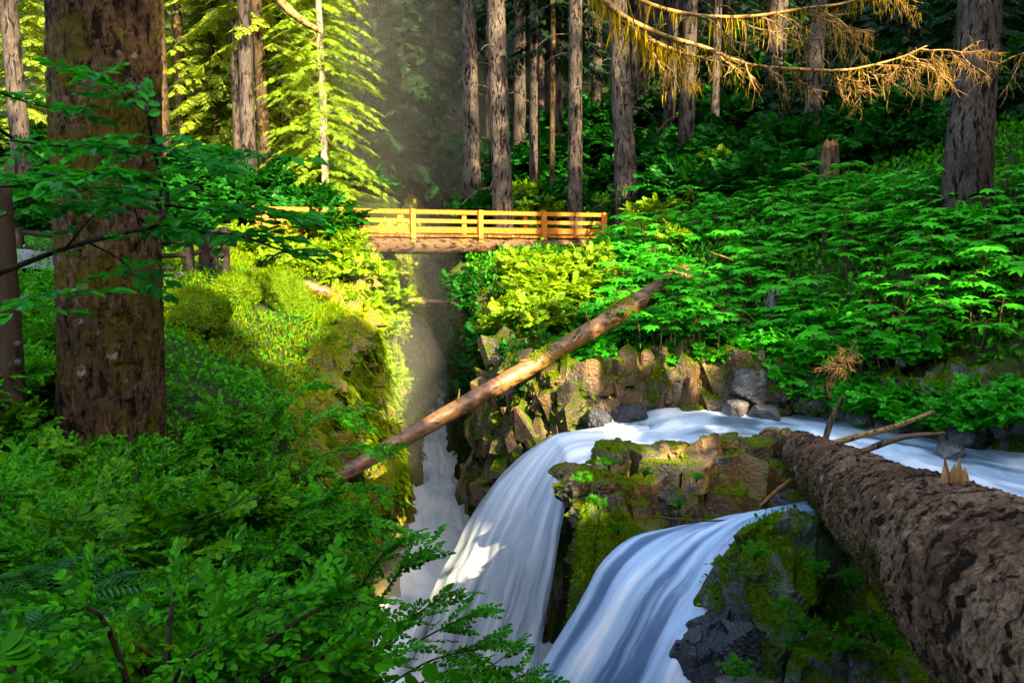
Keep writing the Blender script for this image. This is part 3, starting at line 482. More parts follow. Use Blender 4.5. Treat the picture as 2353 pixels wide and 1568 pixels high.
islP = np.concatenate(islP); isl = mb.build('island_rock', M['islrock'], None, False); tag(isl, 'long broken rock island between the two falls, partly sunlit, far log end on it', 'rock')
pil, pilP = rock('mossy_rock', (1.62, 13.3, -6.95), (1.9, 2.3, 5.4), 'pillar', 'steep green mossy rock wall dropping between the two falls', 8, 'rock', R(-6), 18, .06, 80, 2.2, .16)
fr1, fr1P = rock('mossy_boulder', (3.4, 10.6, -5.0), (2.0, 1.9, 3.0), 'mossrock', 'big grey and green boulder right of the lower chute', 21, 'boulder', R(15), 16, .05, 80, 1.5, .34)
fr2, fr2P = rock('mossy_boulder', (3.55, 8.9, -5.3), (1.7, 1.5, 1.7), 'mossrock', 'mossy pointed boulder directly under the huge log', 27, 'boulder', R(40), 16, .05, 70, 1.5, .32)
fr3, fr3P = rock('boulder', (2.75, 9.4, -5.8), (1.1, 1.2, 1.3), 'greyrock', 'grey rock at the bottom edge below the big mossy boulder', 34, 'boulder', R(10), 15, .05, 60, 1.5, .30)
rock('wet_rock', (2.55, 10.25, -5.65), (.95, 1.3, 1.9), 'wetrock', 'black wet rock the lower chute slides past', 41, 'rock', R(20), 15, .04, 60, 1.5, .30)
rock('mossy_boulder', (4.2, 9.0, -5.3), (1.6, 1.6, 1.9), 'mossrock', 'dark boulder deep in the shade under the log', 47, 'boulder', R(60), 15, .05, 50, 1.7, .15)
for k, (px, py, Yd, sx, sz, lab) in enumerate([
        (1735, 880, 19.0, 1.1, .95, 'large grey block at the water under the shrubs'), (1795, 900, 18.9, .8, .7, 'grey boulder right of the large block at the water'),
        (1690, 935, 18.6, .6, .45, 'small black wet stone left of the grey blocks'), (1760, 945, 18.4, .7, .4, 'flat wet stone at the foot of the grey blocks'),
        (1440, 950, 18.3, .9, .5, 'wet black rock at the foot of the brown ledge'), (1375, 965, 17.9, .7, .55, 'dark wet rock beside the head of the falls'),
        (1690, 850, 19.7, .9, .7, 'brown angular rock at the end of the ledge'), (1985, 960, 17.6, .7, .55, 'dark rock on the far bank behind the dead twigs'),
        (2060, 985, 17.0, .7, .5, 'dark rock at the far waterline right of the dead twigs'), (2230, 985, 15.9, .9, .6, 'dark boulder under the overhanging right bank'), (2310, 960, 15.4, .6, .9, 'pale upright rock face at the right edge above the river'),
        (2180, 1035, 15.3, .6, .35, 'low wet rock in the rapid at the right bank')]):
    rock('boulder', W(px, py, Yd), (sx, sx * .9, sz), 'greyrock' if k not in (4, 5) else 'wetrock', lab, 60 + k, 'boulder', k * .9, 12, .05, 30, 1.6, .14)
for k, (c_, sz_, mt, lab) in enumerate([((4.6, 12.2, -5.3), (1.5, 1.6, 1.7), 'mossrock', 'dark mossy boulder under the middle of the huge log'), ((5.0, 10.6, -5.2), (1.8, 1.8, 1.6), 'mossrock', 'shaded boulder behind the huge log'), ((2.75, 8.4, -5.5), (1.0, 1.0, 1.0), 'mossrock', 'small mossy stone at the bottom edge left of the log'), ((4.0, 11.9, -5.2), (1.2, 1.2, 1.5), 'mossrock', 'mossy rock at the right edge of the near chute'), ((4.7, 13.6, -4.7), (1.0, .9, .9), 'islrock', 'rock wedged below the far end of the huge log')]):
    rock('boulder', c_, sz_, mt, lab, 90 + k, 'boulder', k * .8, 14, .05, 50, 1.7, .15)
# left: mossy mounds
mnd, mndP = rock('mossy_mound', W(640, 760, 23.5), (3.0, 4.5, 3.2), 'mound', 'big rounded moss mound on the left rim of the gorge', 71, 'mound', R(10), 10, .24, 60, .9, .05)
mn2, mn2P = rock('mossy_boulder', W(435, 715, 18.5), (1.75, 1.6, .95), 'mound', 'moss covered boulder just right of the big trunk', 72, 'boulder', 0, 10, .08, 46, .9, .04)
mn3, mn3P = rock('mossy_boulder', W(555, 662, 21.5), (.8, 2.0, .7), 'mound', 'long mossy hump at the foot of the last fence post', 73, 'boulder', R(-25), 9, .08, 40, .9, .04)
mn4, mn4P = rock('mossy_mound', W(770, 830, 23), (1.4, 3, 3.4), 'mound', 'mossy bulge on the cliff beside the big moss mound', 74, 'mound', R(-5), 10, .2, 50, 1.1, .08)
lb1, lb1P = rock('boulder', W(860, 1100, 21.5), (1.8, 3, 3.2), 'litwall', 'brown rock shoulder at the foot of the left gorge wall', 76, 'boulder', R(8), 15, .06, 60, 1.4, .16)

# ------------------------------------------------------------------ water
BK = [(22, 10.5, -3.9), (14, 13.2, -4.0), (9.5, 15.6, -4.1), (7.2, 17.7, -4.15), (5.6, 19.2, -4.2), (3.9, 19.8, -4.2), (2.7, 18.9, -4.2), (1.9, 17.9, -4.2)]
FT = [(20, 6, -3.9), (12, 9.5, -4.0), (8, 12.2, -4.15), (6.2, 14.2, -4.2), (5, 15.3, -4.2), (3.6, 15.4, -4.22), (2.4, 15.1, -4.24), (1.75, 14.7, -4.25)]
P, F, U = ribbon(BK, FT, 260, 60, .13, 4)
o = mk('river', P, F, M['river'], uv=U); tag(o, 'white and blue river running down to the falls', 'river', kind='structure')
def parab(p, vx, vy, zs): return [(p[0] + vx * math.sqrt(max(p[2] - z, 0) / 4.9), p[1] + vy * math.sqrt(max(p[2] - z, 0) / 4.9), z) for z in zs]
zs = [-4.3, -4.6, -5.2, -6, -7, -8, -9.4]
zb = [-4.27, -4.42, -4.8, -5.5, -6.6, -7.8, -9.4]
BK2 = [(2.9, 19.0, -4.42), (1.9, 17.7, -4.24)] + parab((1.4, 17.3, -4.2), -3.7, -.3, zb)
FT2 = [(2.6, 15.1, -4.45), (1.6, 14.75, -4.27)] + parab((1.2, 14.6, -4.25), -.85, -.15, zs)
P, F, U = ribbon(BK2, FT2, 200, 90, .07, 14, .18)
o = mk('waterfall', P, F, M['fall'], uv=U); tag(o, 'far waterfall curving over the lip into the gorge', 'waterfall', kind='structure')
A = [W(*a) for a in [(1930, 1120, 14.3), (1880, 1148, 13.6), (1800, 1166, 13.3), (1700, 1183, 12.9), (1560, 1203, 12.6), (1450, 1232, 12.2), (1385, 1290, 11.9), (1325, 1400, 11.7), (1225, 1560, 11.5), (1130, 1750, 11.3)]]
B = [W(*a) for a in [(1950, 1180, 12.8), (1900, 1212, 12.2), (1800, 1204, 11.9), (1740, 1215, 11.5), (1700, 1290, 11.1), (1680, 1390, 10.7), (1630, 1480, 10.4), (1590, 1560, 10.1), (1560, 1660, 9.9), (1500, 1790, 9.8)]]
P, F, U = ribbon(A, B, 180, 80, .08, 24, .1)
o = mk('waterfall', P, F, M['fall2'], uv=U); tag(o, 'near chute of blue white water sliding down between mossy rocks', 'waterfall', kind='structure')
A = [(-1.0, 5, -9.3), (-2.8, 12, -9.25), (-3.2, 18, -9.2), (-3.1, 24, -9.15), (-3.4, 30, -9.1), (-3.9, 37, -9.0), (-4.2, 46, -8.9), (-6.5, 60, -8.8)]
B = [(3, 5, -9.3), (2.4, 12, -9.25), (1.2, 18, -9.2), (-.9, 24, -9.15), (-1.6, 30, -9.1), (-2.2, 37, -9.0), (-2.4, 46, -8.9), (-5, 60, -8.8)]
P, F, U = ribbon(A, B, 240, 40, .30, 34); P[:, 2] += .22 * fbm(P * np.array([1.5, .7, 0]), 8, 4)
o = mk('gorge_water', P, F, M['gorge'], uv=U); tag(o, 'churning white water at the bottom of the narrow gorge', 'river', kind='structure')
A = [(1.5, 8.5, -5.9), (3.5, 8.2, -5.5), (6, 8.3, -5.2)]; B = [(1.5, 6.5, -6), (3.5, 6, -5.55), (6, 6, -5.2)]
P, F, U = ribbon(A, B, 60, 30, .12, 44); o = mk('pool_water', P, F, M['river'], uv=U); tag(o, 'strip of pale water under the near end of the log', 'water', kind='structure')

# ------------------------------------------------------------------ leaf templates
def oval(l=1., w=.55, fold=.10):
    V = np.array([[0, 0, 0], [.28, .42 * w, fold], [.68, .46 * w, fold * .8], [1, 0, -.06], [.68, -.46 * w, fold * .8], [.28, -.42 * w, fold]]) * l
    return V, [np.array([[0, 3, 2, 1], [0, 5, 4, 3]])]
def kite(l=1., w=.16):
    return np.array([[0, 0, 0], [.45 * l, w / 2, .0], [l, 0, -.06 * l], [.45 * l, -w / 2, .0]]), [np.array([[0, 1, 2, 3]])]
def join(parts):
    b = MB()
    for V, Fs in parts: b.add(V, Fs)
    return np.concatenate(b.V), [np.concatenate(f) for f in b.F.values()]
def spray(n, ll, w=.6, seed=0, ang=52, droop=.15, jit=14):
    """twig of unit length along +x with alternate oval leaves"""
    r = np.random.default_rng(seed); parts = []
    for k in range(n):
        t = .12 + .84 * k / (n - 1); side = 1 if k % 2 else -1; s = ll * r.uniform(.75, 1.1) * (1 - .25 * abs(t - .5))
        V, Fs = oval(s, w, .08 * 1); Rm = rotz(side * R(ang + r.uniform(-jit, jit) - 25 * t)) @ rotx(R(r.uniform(-25, 25))) @ roty(R(r.uniform(-8, 22)))
        parts.append((V @ Rm.T + np.array([t, 0, -droop * t * t]), Fs))
    V, Fs = oval(ll, w); parts.append((V @ roty(R(12)).T + np.array([1, 0, -droop]), Fs))
    parts.append((np.array([[0, -.006, 0], [0, .006, 0], [.5, .005, -droop * .25], [1, 0, -droop], [.5, -.005, -droop * .25]]), [np.array([[0, 4, 3, 2, 1]])]))
    return join(parts)
def palm(lobes=7, depth=.5, droop=.25):
    """broad lobed leaf, stalk end at the origin"""
    pts = []; span = R(300)
    for k in range(lobes * 2 + 1):
        a = -span / 2 + span * k / (lobes * 2); ll = (1.0 - .38 * abs(a) / (span / 2)) if k % 2 else (depth * (1.05 - .3 * abs(a) / (span / 2)))
        pts.append([.30 + .62 * ll * math.cos(a), .66 * ll * math.sin(a), -droop * ll * ll * .5])
    V = np.array([[.30, 0, .04]] + pts + [[0, 0, .0]])
    n = len(pts); Fs = np.array([[0, k, k + 1] for k in range(1, n)])
    return V, [Fs]
def frond(pairs, w, droop=.12, seed=0, ll=.42):
    r = np.random.default_rng(seed); parts = []
    for k in range(pairs):
        t = .05 + .86 * k / pairs
        for s in (1, -1):
            V, Fs = kite(ll * (1 - .7 * t) * r.uniform(.8, 1.15) + .05, w * r.uniform(.8, 1.2))
            Rm = rotz(s * R(50 + r.uniform(-8, 8))) @ rotx(R(r.uniform(-20, 20))) @ roty(R(r.uniform(0, 22)))
            parts.append((V @ Rm.T + np.array([t, 0, -droop * t * t]), Fs))
    V, Fs = kite(.28, w); parts.append((V + np.array([.88, 0, -droop * .8]), Fs))
    V, Fs = kite(.9, w * .5); V[:, 2] -= droop * V[:, 0] ** 2; parts.append((V, Fs))
    return join(parts)
SPR = [spray(13, .215, .60, s) for s in range(4)]
BIGSPR = [spray(7, .36, .62, 20 + s, 55, .1) for s in range(4)]
TRI = []
for s in range(3):                                    # salmonberry / vine-maple twig: leaflets in threes
    r = np.random.default_rng(s); parts = []
    for k in range(7):
        t = .15 + .85 * k / 6; a0 = (1 if k % 2 else -1) * R(50) * (k < 6)
        for da in (-50, 0, 50):
            V, Fs = oval(.30 * r.uniform(.8, 1.15), .72, .05); Rm = rotz(a0 + R(da + r.uniform(-10, 10))) @ roty(R(r.uniform(0, 25))) @ rotx(R(r.uniform(-20, 20)))
            parts.append((V @ Rm.T + np.array([t + .10 * math.cos(a0), .10 * math.sin(a0), -.1 * t * t]), Fs))
    TRI.append(join(parts))
FR = [frond(11, .06, .14, s) for s in range(3)]
FRW = [frond(9, .095, .16, s + 9, .46) for s in range(3)]
PALM = palm()

def stamp(mb, temps, d, up, pos, sc, r=rng):
    n = len(pos)
    if n == 0: return
    which = r.integers(0, len(temps), n); Rm = frames(d, up)
    for k, T in enumerate(temps):
        m = which == k
        if m.any(): mb.add(*inst(T, Rm[m], pos[m], (np.asarray(sc) * np.ones(n))[m]))

# ------------------------------------------------------------------ shrubs
def bush(name, seed, rad, ht, ns, per, temps, sl, mat, stemmat, label, cat, group, flat=.5):
    r = np.random.default_rng(seed); root = empty(name, (0, 0, 0), label, cat, group); st = MB(); D, P_, U_, S_ = [], [], [], []
    for k in range(ns):
        az = r.uniform(0, 2 * np.pi); reach = rad * math.sqrt(r.uniform(.02, 1)); h = ht * r.uniform(.6, 1.05) * (1 - .35 * (reach / rad) ** 2)
        q = np.array([[0, 0, -.15], [.25 * reach * math.cos(az), .25 * reach * math.sin(az), h * .5], [.65 * reach * math.cos(az + .1), .65 * reach * math.sin(az + .1), h * .9], [reach * math.cos(az + .15), reach * math.sin(az + .15), h]])
        c = spline(q, 10); V, Fs = tube(c, np.linspace(.010, .003, 10) * (1 + ht * .6), 4, caps=False); st.add(V, Fs)
        t = r.uniform(.3, 1, per); idx = t * 9; i0 = np.minimum(idx.astype(int), 8); p = c[i0] + (c[i0 + 1] - c[i0]) * (idx - i0)[:, None]
        a2 = az + r.uniform(-1.6, 1.6, per); d = np.stack([np.cos(a2), np.sin(a2), np.where(r.uniform(size=per) < .16, r.uniform(.8, 1.8, per), r.uniform(-.25, .5, per))], 1)
        D.append(d); P_.append(p); U_.append(norm(np.array([0, 0, 1.]) + r.normal(size=(per, 3)) * (1 - flat) * .7)); S_.append(sl * r.uniform(.7, 1.25, per))
    f = MB(); stamp(f, temps, np.concatenate(D), np.concatenate(U_), np.concatenate(P_), np.concatenate(S_), r)
    f.build('foliage', M[mat], root, smooth=False); st.build('stems', M[stemmat], root)
    return root
def scatter(protos, spots, label=None, group=None, smin=.8, smax=1.25, dz=0, seed=0, used=set()):
    r = np.random.default_rng(seed)
    for k, (x, y) in enumerate(spots):
        p = protos[k % len(protos)]; s = r.uniform(smin, smax); loc = (x, y, hz(x, y) + dz)
        if p.name not in used:
            used.add(p.name); p.location = loc; p.rotation_euler = (0, 0, r.uniform(0, 6.28)); p.scale = (s, s, s)
            if label: p['label'] = label
            if group: p['group'] = group
        else: copy_tree(p, loc, r.uniform(0, 6.28), s, label, group)
def poisson(fn, n, dmin, seed):
    """n spots from the sampler fn(r)->(x,y) or None, at least dmin apart"""
    r = np.random.default_rng(seed); out = []; tries = 0
    while len(out) < n and tries < n * 60:
        tries += 1; p = fn(r)
        if p is None: continue
        if all((p[0] - q[0]) ** 2 + (p[1] - q[1]) ** 2 > dmin * dmin for q in out): out.append(p)
    return out
TRUNK = (W(250, 1090, 9)[0], 9.0)
# foreground bushes on the left bank
CX = [0, 380, 520, 700, 770, 860, 875, 960, 1110, 1200, 1240]; CY = [700, 930, 850, 890, 950, 1040, 1200, 1285, 1385, 1500, 1600]
def under(x, y, rad, h):
    """a bush of that size stays below the bush line seen in the photograph"""
    z = hz(x, y)
    for dx, dz in ((rad * .9, h * .45), (rad * .5, h * .85), (0, h), (rad, .1)):
        px, py = proj([x + dx, y, z + dz]); 
        if px[0] > 380 and (px[0] > 1245 or py[0] < np.interp(px[0], CX, CY) - 8): return False
    return True
fb = [bush('leafy_bush', 100 + k, .75, .8, 20, 24, SPR, .185, 'bush', 'darkstem', 'low green bush of small oval leaves on the near left bank', 'bush', 'small-leaved bushes covering the near left bank', .42) for k in range(5)]
def s_fore(r):
    y = r.uniform(2.6, 12.5); x = r.uniform(-.62 * y, GL(y) + .25)
    if (x - TRUNK[0]) ** 2 + (y - TRUNK[1]) ** 2 < .75 or (x > -.9 and y < 3.6): return None
    if y < 4.1 and x < -1.2: return None
    return (x, y) if under(x, y, .75, .8) else None
scatter(fb, poisson(s_fore, 66, .62, 1), smin=.75, smax=1.15, seed=1)
vm = [bush('vine_maple', 110 + k, .8, .95, 15, 13, TRI, .21, 'bush2', 'stem', 'yellower bush with leaves in threes among the near bushes', 'bush', 'bushes with leaves in threes on the near left bank', .4) for k in range(3)]
scatter(vm, [p for p in poisson(s_fore, 90, .9, 15) if True][:20], smin=.65, smax=1.0, seed=15)
def s_left2(r):
    y = r.uniform(12, 24); x = r.uniform(-.6 * y, GL(y) - .1)
    px, py = proj([x, y, hz(x, y)]); px = px[0]
    if y > 18 and px > 520 and px < 770: return None
    if y > 16.5 and px < 540: return None
    for dx in (-.5, 0, .6):
        qx, qy = proj([x + dx, y, hz(x, y) + .72]); 
        if 300 < qx[0] < 900 and qy[0] < np.interp(qx[0], [300, 375, 520, 620, 720, 800, 900], [760, 768, 832, 852, 885, 985, 1050]): return None
    return x, y
lb = [bush('leafy_bush', 120 + k, .8, .75, 14, 14, SPR, .30, 'bush', 'darkstem', 'green bush behind the big trunk towards the gorge rim', 'bush', 'bushes between the big trunk and the gorge rim', .6) for k in range(3)]
scatter(lb, poisson(s_left2, 46, .85, 2), smin=.7, smax=1.05, seed=2)

for k, (px, py, Yd, s_) in enumerate([(1850, 1430, 9.0, .30), (1830, 1480, 8.9, .26), (2010, 1440, 8.5, .34), (2050, 1470, 8.4, .30), (1735, 1260, 9.9, .26), (1690, 1530, 8.9, .28), (1960, 1330, 9.4, .28), (1790, 1380, 9.3, .22), (1940, 1480, 8.5, .24), (1880, 1300, 9.6, .22)]):
    copy_tree(fb[k % 5], W(px, py, Yd) - np.array([0, 0, .12]), k * 1.7, s_, 'little leafy plant on the mossy boulders under the huge log', 'little plants on the boulders under the log')
for k, (px, py, Yd, s_) in enumerate([(1400, 1060, 13.4, .26), (1340, 1100, 13.0, .24), (1375, 1150, 12.8, .25), (1420, 1210, 12.6, .2), (1480, 1080, 13.6, .2), (1600, 1090, 13.6, .2), (1560, 1150, 13.2, .18)]):
    copy_tree(fb[k % 5], W(px, py, Yd) - np.array([0, 0, .1]), k * 1.7, s_, 'little leafy plant on the rock between the two falls', 'little plants on the rock between the falls')
# sunlit shrubs on gorge rims and in the middle of the right bank
sb = [bush('salmonberry_shrub', 140 + k, 1.0, 1.5, 20, 13, TRI, .32, 'shrub', 'twig', 'yellow-green leafy shrub', 'shrub', 'yellow-green shrubs on the gorge rims', .35) for k in range(5)]
spots = [(W(px, 0, Yd)[0], Yd) for px, Yd in [(560, 28), (600, 27.5), (640, 29), (680, 28.5), (710, 30), (590, 31), (650, 31.5), (540, 30), (620, 26.3), (500, 29), (690, 27)]]
scatter(sb, spots, 'bushy green shrub between the fence and the bridge head', 'shrubs between the fence and the bridge head', .45, .7, -.1, 33)
spots = [(W(px, py, Yd)[0], Yd) for px, py, Yd in [(790, 0, 31), (830, 0, 29), (860, 0, 27.5), (800, 0, 27), (850, 0, 30.5), (770, 0, 29), (740, 0, 31.5), (880, 0, 29), (820, 0, 25)]]
scatter(sb, spots, 'yellow-green shrub on the sunlit left rim of the gorge', 'sunlit shrubs on the left gorge rim', .7, 1.0, -.2, 3)
for k, (px, py, Yd, s) in enumerate([(880, 760, 27, .75), (850, 830, 25, .7), (900, 700, 28, .8), (830, 720, 25, .75), (890, 860, 26, .6), (800, 800, 22.5, .6), (860, 640, 28, .8)]):
    p = W(px, py, Yd); copy_tree(sb[k % 5], p - np.array([0, 0, .5]), k * 1.3, s, 'yellow-green shrub hanging on the sunlit left gorge wall', 'shrubs hanging on the left gorge wall')
spots = [(W(px, 0, Yd)[0], Yd) for px, Yd in [(1215, 25), (1250, 25.5), (1300, 26), (1360, 27), (1225, 23.5), (1260, 23.8), (1320, 24), (1185, 22.3), (1235, 21.8), (1290, 22.2), (1390, 25.0), (1200, 27.5), (1260, 28.0), (1180, 29)]]
scatter(sb, spots, 'yellow-green shrub above the broken rock ledge below the bridge', 'shrubs between the bridge and the ledge', .5, .85, 0, 4)
spots = [(W(px, 0, Yd)[0], Yd) for px, Yd in [(1490, 34), (1520, 33), (1550, 30), (1590, 32), (1560, 27.5), (1500, 30.5), (1610, 34), (1660, 36), (1190, 39), (1240, 39.5), (1280, 39), (1215, 41), (1450, 38.5)]]
scatter(sb, spots, 'bright shrub growing at the foot of the grey trunks behind the bridge end', 'shrubs behind the far end of the bridge', .6, .95, 0, 5)
spots = [(W(px, 0, Yd)[0], Yd) for px, Yd in [(1660, 20.6), (1760, 20.2), (1830, 19.6), (1900, 19), (1960, 18.5), (2030, 18), (2100, 17.4), (2170, 16.9), (2240, 16.3), (2300, 16.1), (1600, 21.3), (1540, 21.4), (1870, 18.9), (2000, 17.6), (2140, 16.6), (2340, 15.8)]]
rb = [bush('riverbank_shrub', 160 + k, .85, .9, 15, 13, TRI, .30, 'club', 'stem', 'green shrub overhanging the far river bank', 'shrub', 'shrubs along the far river bank', .4) for k in range(3)]
scatter(rb, spots, None, None, .65, .95, .0, 6)
for k, (px, py, Yd) in enumerate([(1430, 815, 20.0), (1500, 810, 20.1), (1570, 815, 20.2), (1640, 815, 20.0), (1700, 820, 19.8), (1760, 825, 19.5), (1820, 850, 19.0), (1340, 815, 19.6), (1850, 890, 18.5), (1925, 895, 18.0), (1990, 915, 17.5), (2055, 930, 17.0), (2120, 945, 16.5), (2185, 950, 16.0), (2250, 950, 15.5), (2320, 940, 15.1), (2080, 890, 17.0), (2200, 905, 16.2), (2290, 900, 15.6), (1890, 850, 18.8), (2000, 870, 17.8), (2380, 930, 14.6)]):
    copy_tree(rb[k % 3], W(px, py, Yd) - np.array([0, 0, .35]), k * 1.9, .55 + .1 * (k % 4))
# devil's club on the right hillside
END_PLANTS = [(1500, 700, 19.6), (1530, 665, 19.7), (1560, 640, 19.8), (1590, 610, 19.9), (1600, 660, 19.6), (1640, 640, 19.8), (1560, 690, 19.4), (1620, 700, 19.4), (1575, 600, 20.0), (1545, 625, 19.9)]
def club(seed):
    r = np.random.default_rng(seed); root = empty('broadleaf_plant', (0, 0, 0), 'tall plant with flat maple-like leaves on the shaded hillside', 'plant', 'broad-leaved plants on the right hillside'); st = MB(); D, U_, P_, S_ = [], [], [], []
    for k in range(r.integers(3, 5)):
        b = np.r_[r.uniform(-.4, .4, 2), -.2]; h = r.uniform(.3, .85); top = b + np.r_[r.uniform(-.2, .2, 2), h + .2]
        V, Fs = tube(np.array([b, (b + top) / 2 + np.r_[r.uniform(-.08, .08, 2), 0], top]), [.018, .014, .010], 5, 8, caps=False); st.add(V, Fs)
        n = r.integers(6, 9); a0 = r.uniform(0, 6.28)
        for q in range(n):
            a = a0 + q * 2 * np.pi / n + r.uniform(-.2, .2); rr = r.uniform(.12, .34); s = r.uniform(.28, .44)
            d = np.array([math.cos(a), math.sin(a), 0]); p = top + d * rr * .6 + np.array([0, 0, r.uniform(-.12, .10)])
            V, Fs = tube(np.array([top - np.array([0, 0, .06]), p]), .005, 3, 3, caps=False); st.add(V, Fs)
            D.append(d + np.array([0, 0, r.uniform(-.35, .05)])); U_.append(norm(np.array([0, 0, 1.]) + r.normal(size=3) * .12)); P_.append(p); S_.append(s)
    f = MB(); stamp(f, [PALM], np.array(D), np.array(U_), np.array(P_), np.array(S_), r)
    f.build('leaves', M['club'], root, smooth=False); st.build('stems', M['stem'], root); return root
cl = [club(200 + k) for k in range(7)]
def s_club(r):
    px = r.uniform(1380, 2400); y = r.uniform(17, 34); x = (px - 1176) / FPX * y * .99
    z = hz(x, y); q, py = proj([x, y, z]); py = py[0]
    lo = np.interp(px, [1380, 1500, 1700, 1900, 2100, 2400], [560, 480, 430, 430, 470, 480]); hi = np.interp(px, [1380, 1600, 1800, 2000, 2400], [820, 800, 850, 900, 930])
    if py < lo or py > hi or z < -3.8 or fbm(np.array([[x * .55, y * .45, 0]]), 77, 2)[0] < -.30: return None
    return x, y
scatter(cl, poisson(s_club, 280, .36, 7), None, None, .6, 1.35, 0, 7)
for k, (px, py, Yd) in enumerate(END_PLANTS): copy_tree(cl[k % 7], W(px, py, Yd) - np.array([0, 0, .75]), k * 1.3, .95, 'tall plant with flat maple-like leaves hiding the upper end of the slim log', 'plants at the upper end of the slim log')
scatter(rb, poisson(s_club, 26, 1.1, 17), 'green bush with small leaves among the broad-leaved plants', 'small-leaved bushes on the right hillside', .55, .95, -.05, 17)
# dim understorey on the wooded slopes
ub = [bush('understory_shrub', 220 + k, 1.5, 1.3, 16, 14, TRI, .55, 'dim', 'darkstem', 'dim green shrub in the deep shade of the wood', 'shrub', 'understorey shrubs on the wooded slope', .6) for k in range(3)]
def s_und(r):
    px = r.uniform(880, 2420); y = r.uniform(27, 56); x = (px - 1176) / FPX * y * .99
    if GL(y) - 1 < x < GR(y) + .6: return None
    py = proj([x, y, hz(x, y)])[1][0]
    return (x, y) if py < np.interp(px, [900, 1400, 1800, 2400], [560, 520, 470, 520]) else None
scatter(ub, poisson(s_und, 120, 1.15, 8), None, None, .7, 1.3, -.1, 8)
def s_undl(r):
    px = r.uniform(-60, 860); y = r.uniform(25, 50); x = (px - 1176) / FPX * y * .99
    return None if x > GL(y) - 1.5 or (-9.4 < x < -6.5 and y < 32) else (x, y)
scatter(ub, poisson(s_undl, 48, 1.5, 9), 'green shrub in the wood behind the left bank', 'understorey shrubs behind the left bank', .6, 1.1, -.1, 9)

for k in range(46):
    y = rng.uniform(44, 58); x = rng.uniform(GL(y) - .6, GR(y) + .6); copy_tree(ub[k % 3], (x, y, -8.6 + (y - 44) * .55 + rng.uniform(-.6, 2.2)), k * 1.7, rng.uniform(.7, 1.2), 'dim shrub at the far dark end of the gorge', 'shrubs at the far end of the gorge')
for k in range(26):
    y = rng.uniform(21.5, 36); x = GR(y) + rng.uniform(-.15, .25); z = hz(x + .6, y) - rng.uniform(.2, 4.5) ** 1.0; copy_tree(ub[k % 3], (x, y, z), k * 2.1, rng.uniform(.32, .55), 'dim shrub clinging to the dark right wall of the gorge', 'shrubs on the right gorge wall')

# ------------------------------------------------------------------ trees
def trunk_mesh(b, top, r, h, seed, seg=16, rings=26, flare=.5, rough=None):
    b = np.array(b, float); top = np.array(top, float); t = np.linspace(0, 1, rings) ** 1.6; P = b + (top - b) * t[:, None]
    rr = r * (1 - .62 * t) + r * flare * np.exp(-t * h / (r * 2.2))
    return tube(P - b, rr, seg, None, .10, seed, True, rough)
def crown_mesh(hgt, z0, rad, seed, temps, nb, per, fl, loc, lean=(0, 0), dead=0, filt=True):
    r = np.random.default_rng(seed); D, U_, P_, S_ = [], [], [], []
    for k in range(nb):
        u = (k + r.uniform(0, 1)) / nb; z = z0 + (hgt - z0) * u; L = rad * (1 - u) ** .75 * r.uniform(.5, 1.15) + .25; az = k * 2.399 + r.uniform(-.9, .9)
        t = np.linspace(.12, 1, per) ** .85; side = np.where(np.arange(per) % 2 == 0, 1, -1) * R(48); side[-1] = 0
        rise = r.uniform(-.02, .28) * L; dr = r.uniform(.3, .62) * L
        p = np.stack([np.cos(az) * L * t + lean[0] * z / hgt, np.sin(az) * L * t + lean[1] * z / hgt, z + rise * t - dr * t * t], 1)
        a = az + side + r.uniform(-.25, .25, per); d = np.stack([np.cos(a), np.sin(a), -.25 - .35 * t + r.uniform(-.15, .15, per)], 1)
        D.append(d); P_.append(p); U_.append(norm(np.array([0, 0, 1.]) + r.normal(size=(per, 3)) * .25)); S_.append(fl * (.55 + .45 * (L / rad)) * (1.1 - .45 * t) * r.uniform(.8, 1.2, per))
    D, U_, P_, S_ = map(np.concatenate, (D, U_, P_, S_))
    if filt and loc is not None:
        k = keep(P_ + norm(D) * (S_ * .5)[:, None] + np.array(loc)); D, U_, P_, S_ = D[k], U_[k], P_[k], S_[k]
    f = MB(); stamp(f, temps, D, U_, P_, S_, r); return f if f.n else None
def tree(name, label, x, y, r, h, bark, seed, crown=None, leafmat='conifer', group=None, lean=(0, 0), seg=16, cat='tree', z=None):
    zb = hz(x, y) - .25 if z is None else z; loc = (x, y, zb); root = empty(name, loc, label, cat, group)
    V, Fs = trunk_mesh((0, 0, 0), (lean[0], lean[1], h), r, h, seed, seg); mk('trunk', V, Fs, M[bark], root)
    if crown:
        f = crown_mesh(h + .3, *crown, loc=loc, lean=lean, seed=seed) if isinstance(crown, tuple) else None
        if f: f.build('crown', M[leafmat], root, smooth=False)
    return root
